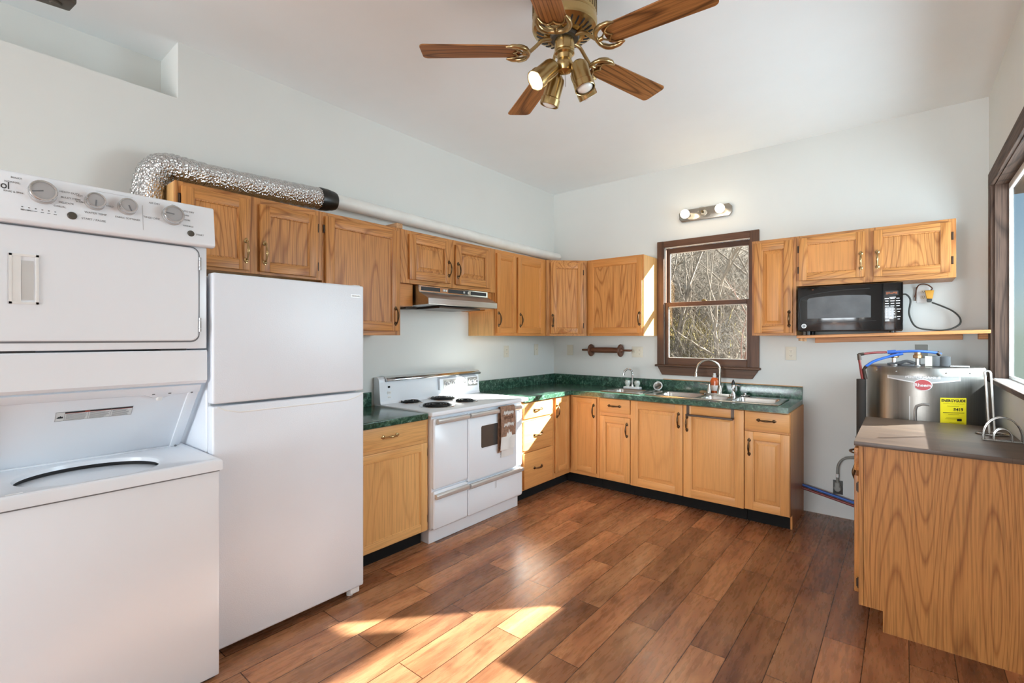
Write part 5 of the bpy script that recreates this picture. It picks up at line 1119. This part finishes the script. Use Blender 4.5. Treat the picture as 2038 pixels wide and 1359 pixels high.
b = MB(); b.lathe([(.043, 2.768), (.046, 2.760), (.046, 2.752), (.036, 2.745), (.032, 2.726), (.040, 2.708), (.041, 2.690), (.032, 2.672), (.012, 2.663), (.001, 2.662)], FC, n=36); b.fin('light_kit_hub', 'antique_brass', fan)
b = MB(); b.tube([FC + Vector((.004, 0, 2.664)), FC + Vector((.005, .001, 2.60))], .0011, 5); b.fin('pull_chain', 'dull_brass', fan)
pit = -.138
for k in range(5):
    a_ = math.radians(219.3 - 72 * k); e = Vector((math.cos(a_), math.sin(a_), 0)); nn_ = Vector((-e.y, e.x, 0)); nb = nn_ * math.cos(pit) + Vector((0, 0, math.sin(pit))); ub = e.cross(nb)
    Bp = lambda r, s, h=0: FC + Vector((0, 0, fz)) + e * r + nb * s + ub * h
    # blade outline, a little narrower at the root, rounded corners
    def outline():
        pts = []
        for (r0, w0, c0) in ((.205, .058, .02), (.668, .070, .022)):
            pts.append((r0, w0, c0))
        o = []; rs, ws, cs = pts[0]; re_, we, ce = pts[1]
        for i in range(6): t = PI / 2 * i / 5; o.append((re_ - ce + ce * math.sin(t), -we + ce - ce * math.cos(t)))
        for i in range(6): t = PI / 2 * i / 5; o.append((re_ - ce + ce * math.cos(t), we - ce + ce * math.sin(t)))
        for i in range(6): t = PI / 2 * i / 5; o.append((rs + cs - cs * math.sin(t), ws - cs + cs * math.cos(t)))
        for i in range(6): t = PI / 2 * i / 5; o.append((rs + cs - cs * math.cos(t), -ws + cs - cs * math.sin(t)))
        return o
    O_ = outline()
    # blade mesh kept in its own straight frame so that the grain runs along it
    bm_ = MB(lambda p: Vector(p)); bm_.prism(O_, 0, .006, 'z', .0012)
    for v in bm_.bm.verts: pass
    me_b = bm_; bo = me_b.fin('fan_blade', 'blade_x', None, 30); bo.parent = fan
    Rm = Matrix((e, nb, ub)).transposed().to_4x4(); bo.matrix_local = Matrix.Translation(FC + Vector((0, 0, fz)) - Vector(fan.location)) @ Rm
    # blade iron
    bi = MB(); hz = 2.845 - fz
    arm = smooth_path([tuple(FC + e * .060 + Vector((0, 0, 2.824))), tuple(FC + e * .100 + Vector((0, 0, 2.818))), tuple(FC + e * .138 + Vector((0, 0, 2.785))), tuple(Bp(.172, 0, -.006)), tuple(Bp(.195, 0, -.006))], 6)
    bi.tube(arm, [.009] * 6 + [.0085] * 12 + [.010] * 7, 8)
    for s in (-1, 1):
        cr = smooth_path([tuple(Bp(.168, 0, -.007)), tuple(Bp(.174, s * .034, -.007)), tuple(Bp(.198, s * .062, -.007)), tuple(Bp(.235, s * .070, -.006)), tuple(Bp(.272, s * .062, -.005))], 6)
        bi.tube(cr, [.010] * 8 + [.012] * 8 + [.010] * 5 + [.008, .0065, .005, .004], 8)
        c2 = smooth_path([tuple(Bp(.268, s * .060, -.005)), tuple(Bp(.236, s * .050, -.005)), tuple(Bp(.218, s * .030, -.005)), tuple(Bp(.226, s * .010, -.005)), tuple(Bp(.238, 0, -.005))], 6)
        bi.tube(c2, .0045, 6); bi.tube(smooth_path([tuple(Bp(.19, 0, -.006)), tuple(Bp(.205, s * .018, -.006)), tuple(Bp(.222, s * .030, -.005))], 5), .004, 6)
    bi.fin('blade_iron', 'brass_edge', fan, 60)
rt_, fw_ = Vector((.775, .632, 0)), Vector((-.632, .775, 0))
CUPS = [(-.055, -.03, 2.680, Vector((0, 0, 0)) - rt_ * .70 - fw_ * .34 - Vector((0, 0, .74)), 'bulb_spot_lit'), (.060, -.035, 2.688, rt_ * .22 - fw_ * .16 - Vector((0, 0, .98)), 'bulb_white'),
        (-.030, .055, 2.676, -rt_ * .27 + fw_ * .22 - Vector((0, 0, .92)), 'bulb_white'), (.066, .055, 2.708, rt_ * .46 + fw_ * .34 - Vector((0, 0, .80)), 'bulb_white')]
for r, f, z, ax, bm_n in CUPS:
    ax = ax.normalized(); p = FC + rt_ * r + fw_ * f + Vector((0, 0, z))
    b = MB(); b.lathe([(.006, -.012), (.022, -.006), (.033, .006), (.036, .02), (.036, .082), (.040, .086), (.040, .112), (.038, .114), (.036, .112), (.034, .086), (.033, .03), (.02, .012), (.002, .010)], p, ax, 32, False, 1.16); cu = b.fin('spot_cup', 'antique_brass', fan, 30)
    b = MB(); b.tube([FC + Vector((0, 0, 2.695)) + (p - FC - Vector((0, 0, z))) * .45, p + Vector((0, 0, 0)) - ax * .004], .008, 8); b.fin('spot_arm', 'antique_brass', fan)
    b = MB(); b.lathe([(.010, .02), (.014, .05), (.030, .080), (.034, .096), (.030, .110), (.016, .118), (.001, .120)], p, ax, 24, True, 1.16); b.fin('spot_bulb', bm_n, cu, 60)
    if bm_n == 'bulb_spot_lit':
        d = bpy.data.lights.new('spot_bulb_light', 'SPOT'); d.energy = 14; d.spot_size = 2.0; d.spot_blend = .6; d.color = (1, .84, .62); d.shadow_soft_size = .03
        lo = bpy.data.objects.new('spot_bulb_light', d); COL.objects.link(lo); lo.parent = fan; lo.location = p + ax * .125 - Vector(fan.location); lo.rotation_euler = ax.to_track_quat('-Z', 'Y').to_euler()
# dark lamp near the ceiling niche, only its foot in view
lp = thing('pendant_lamp', 'dark bronze ceiling lamp by the wall niche, cut off by the frame', 'lamp', (.475, -4.28, 2.78))
b = MB(); b.prism([(.425, -4.335), (.51, -4.345), (.555, -4.255), (.53, -4.215), (.445, -4.225)], 2.785, 2.87, 'z', .008, 2); b.fin('lamp_shade', 'cast_dark', lp)
b = MB(); b.lathe([(.016, 0), (.02, .004), (.02, .008)], (.478, -4.272, 2.777), n=12); b.fin('finial', 'cast_dark', lp)
b = MB(); b.cyl((.485, -4.28, 2.868), (.485, -4.28, 3.06), .008); b.lathe([(.05, 3.06), (.055, 3.077)], (.485, -4.28, 0)); b.fin('stem', 'cast_dark', lp)
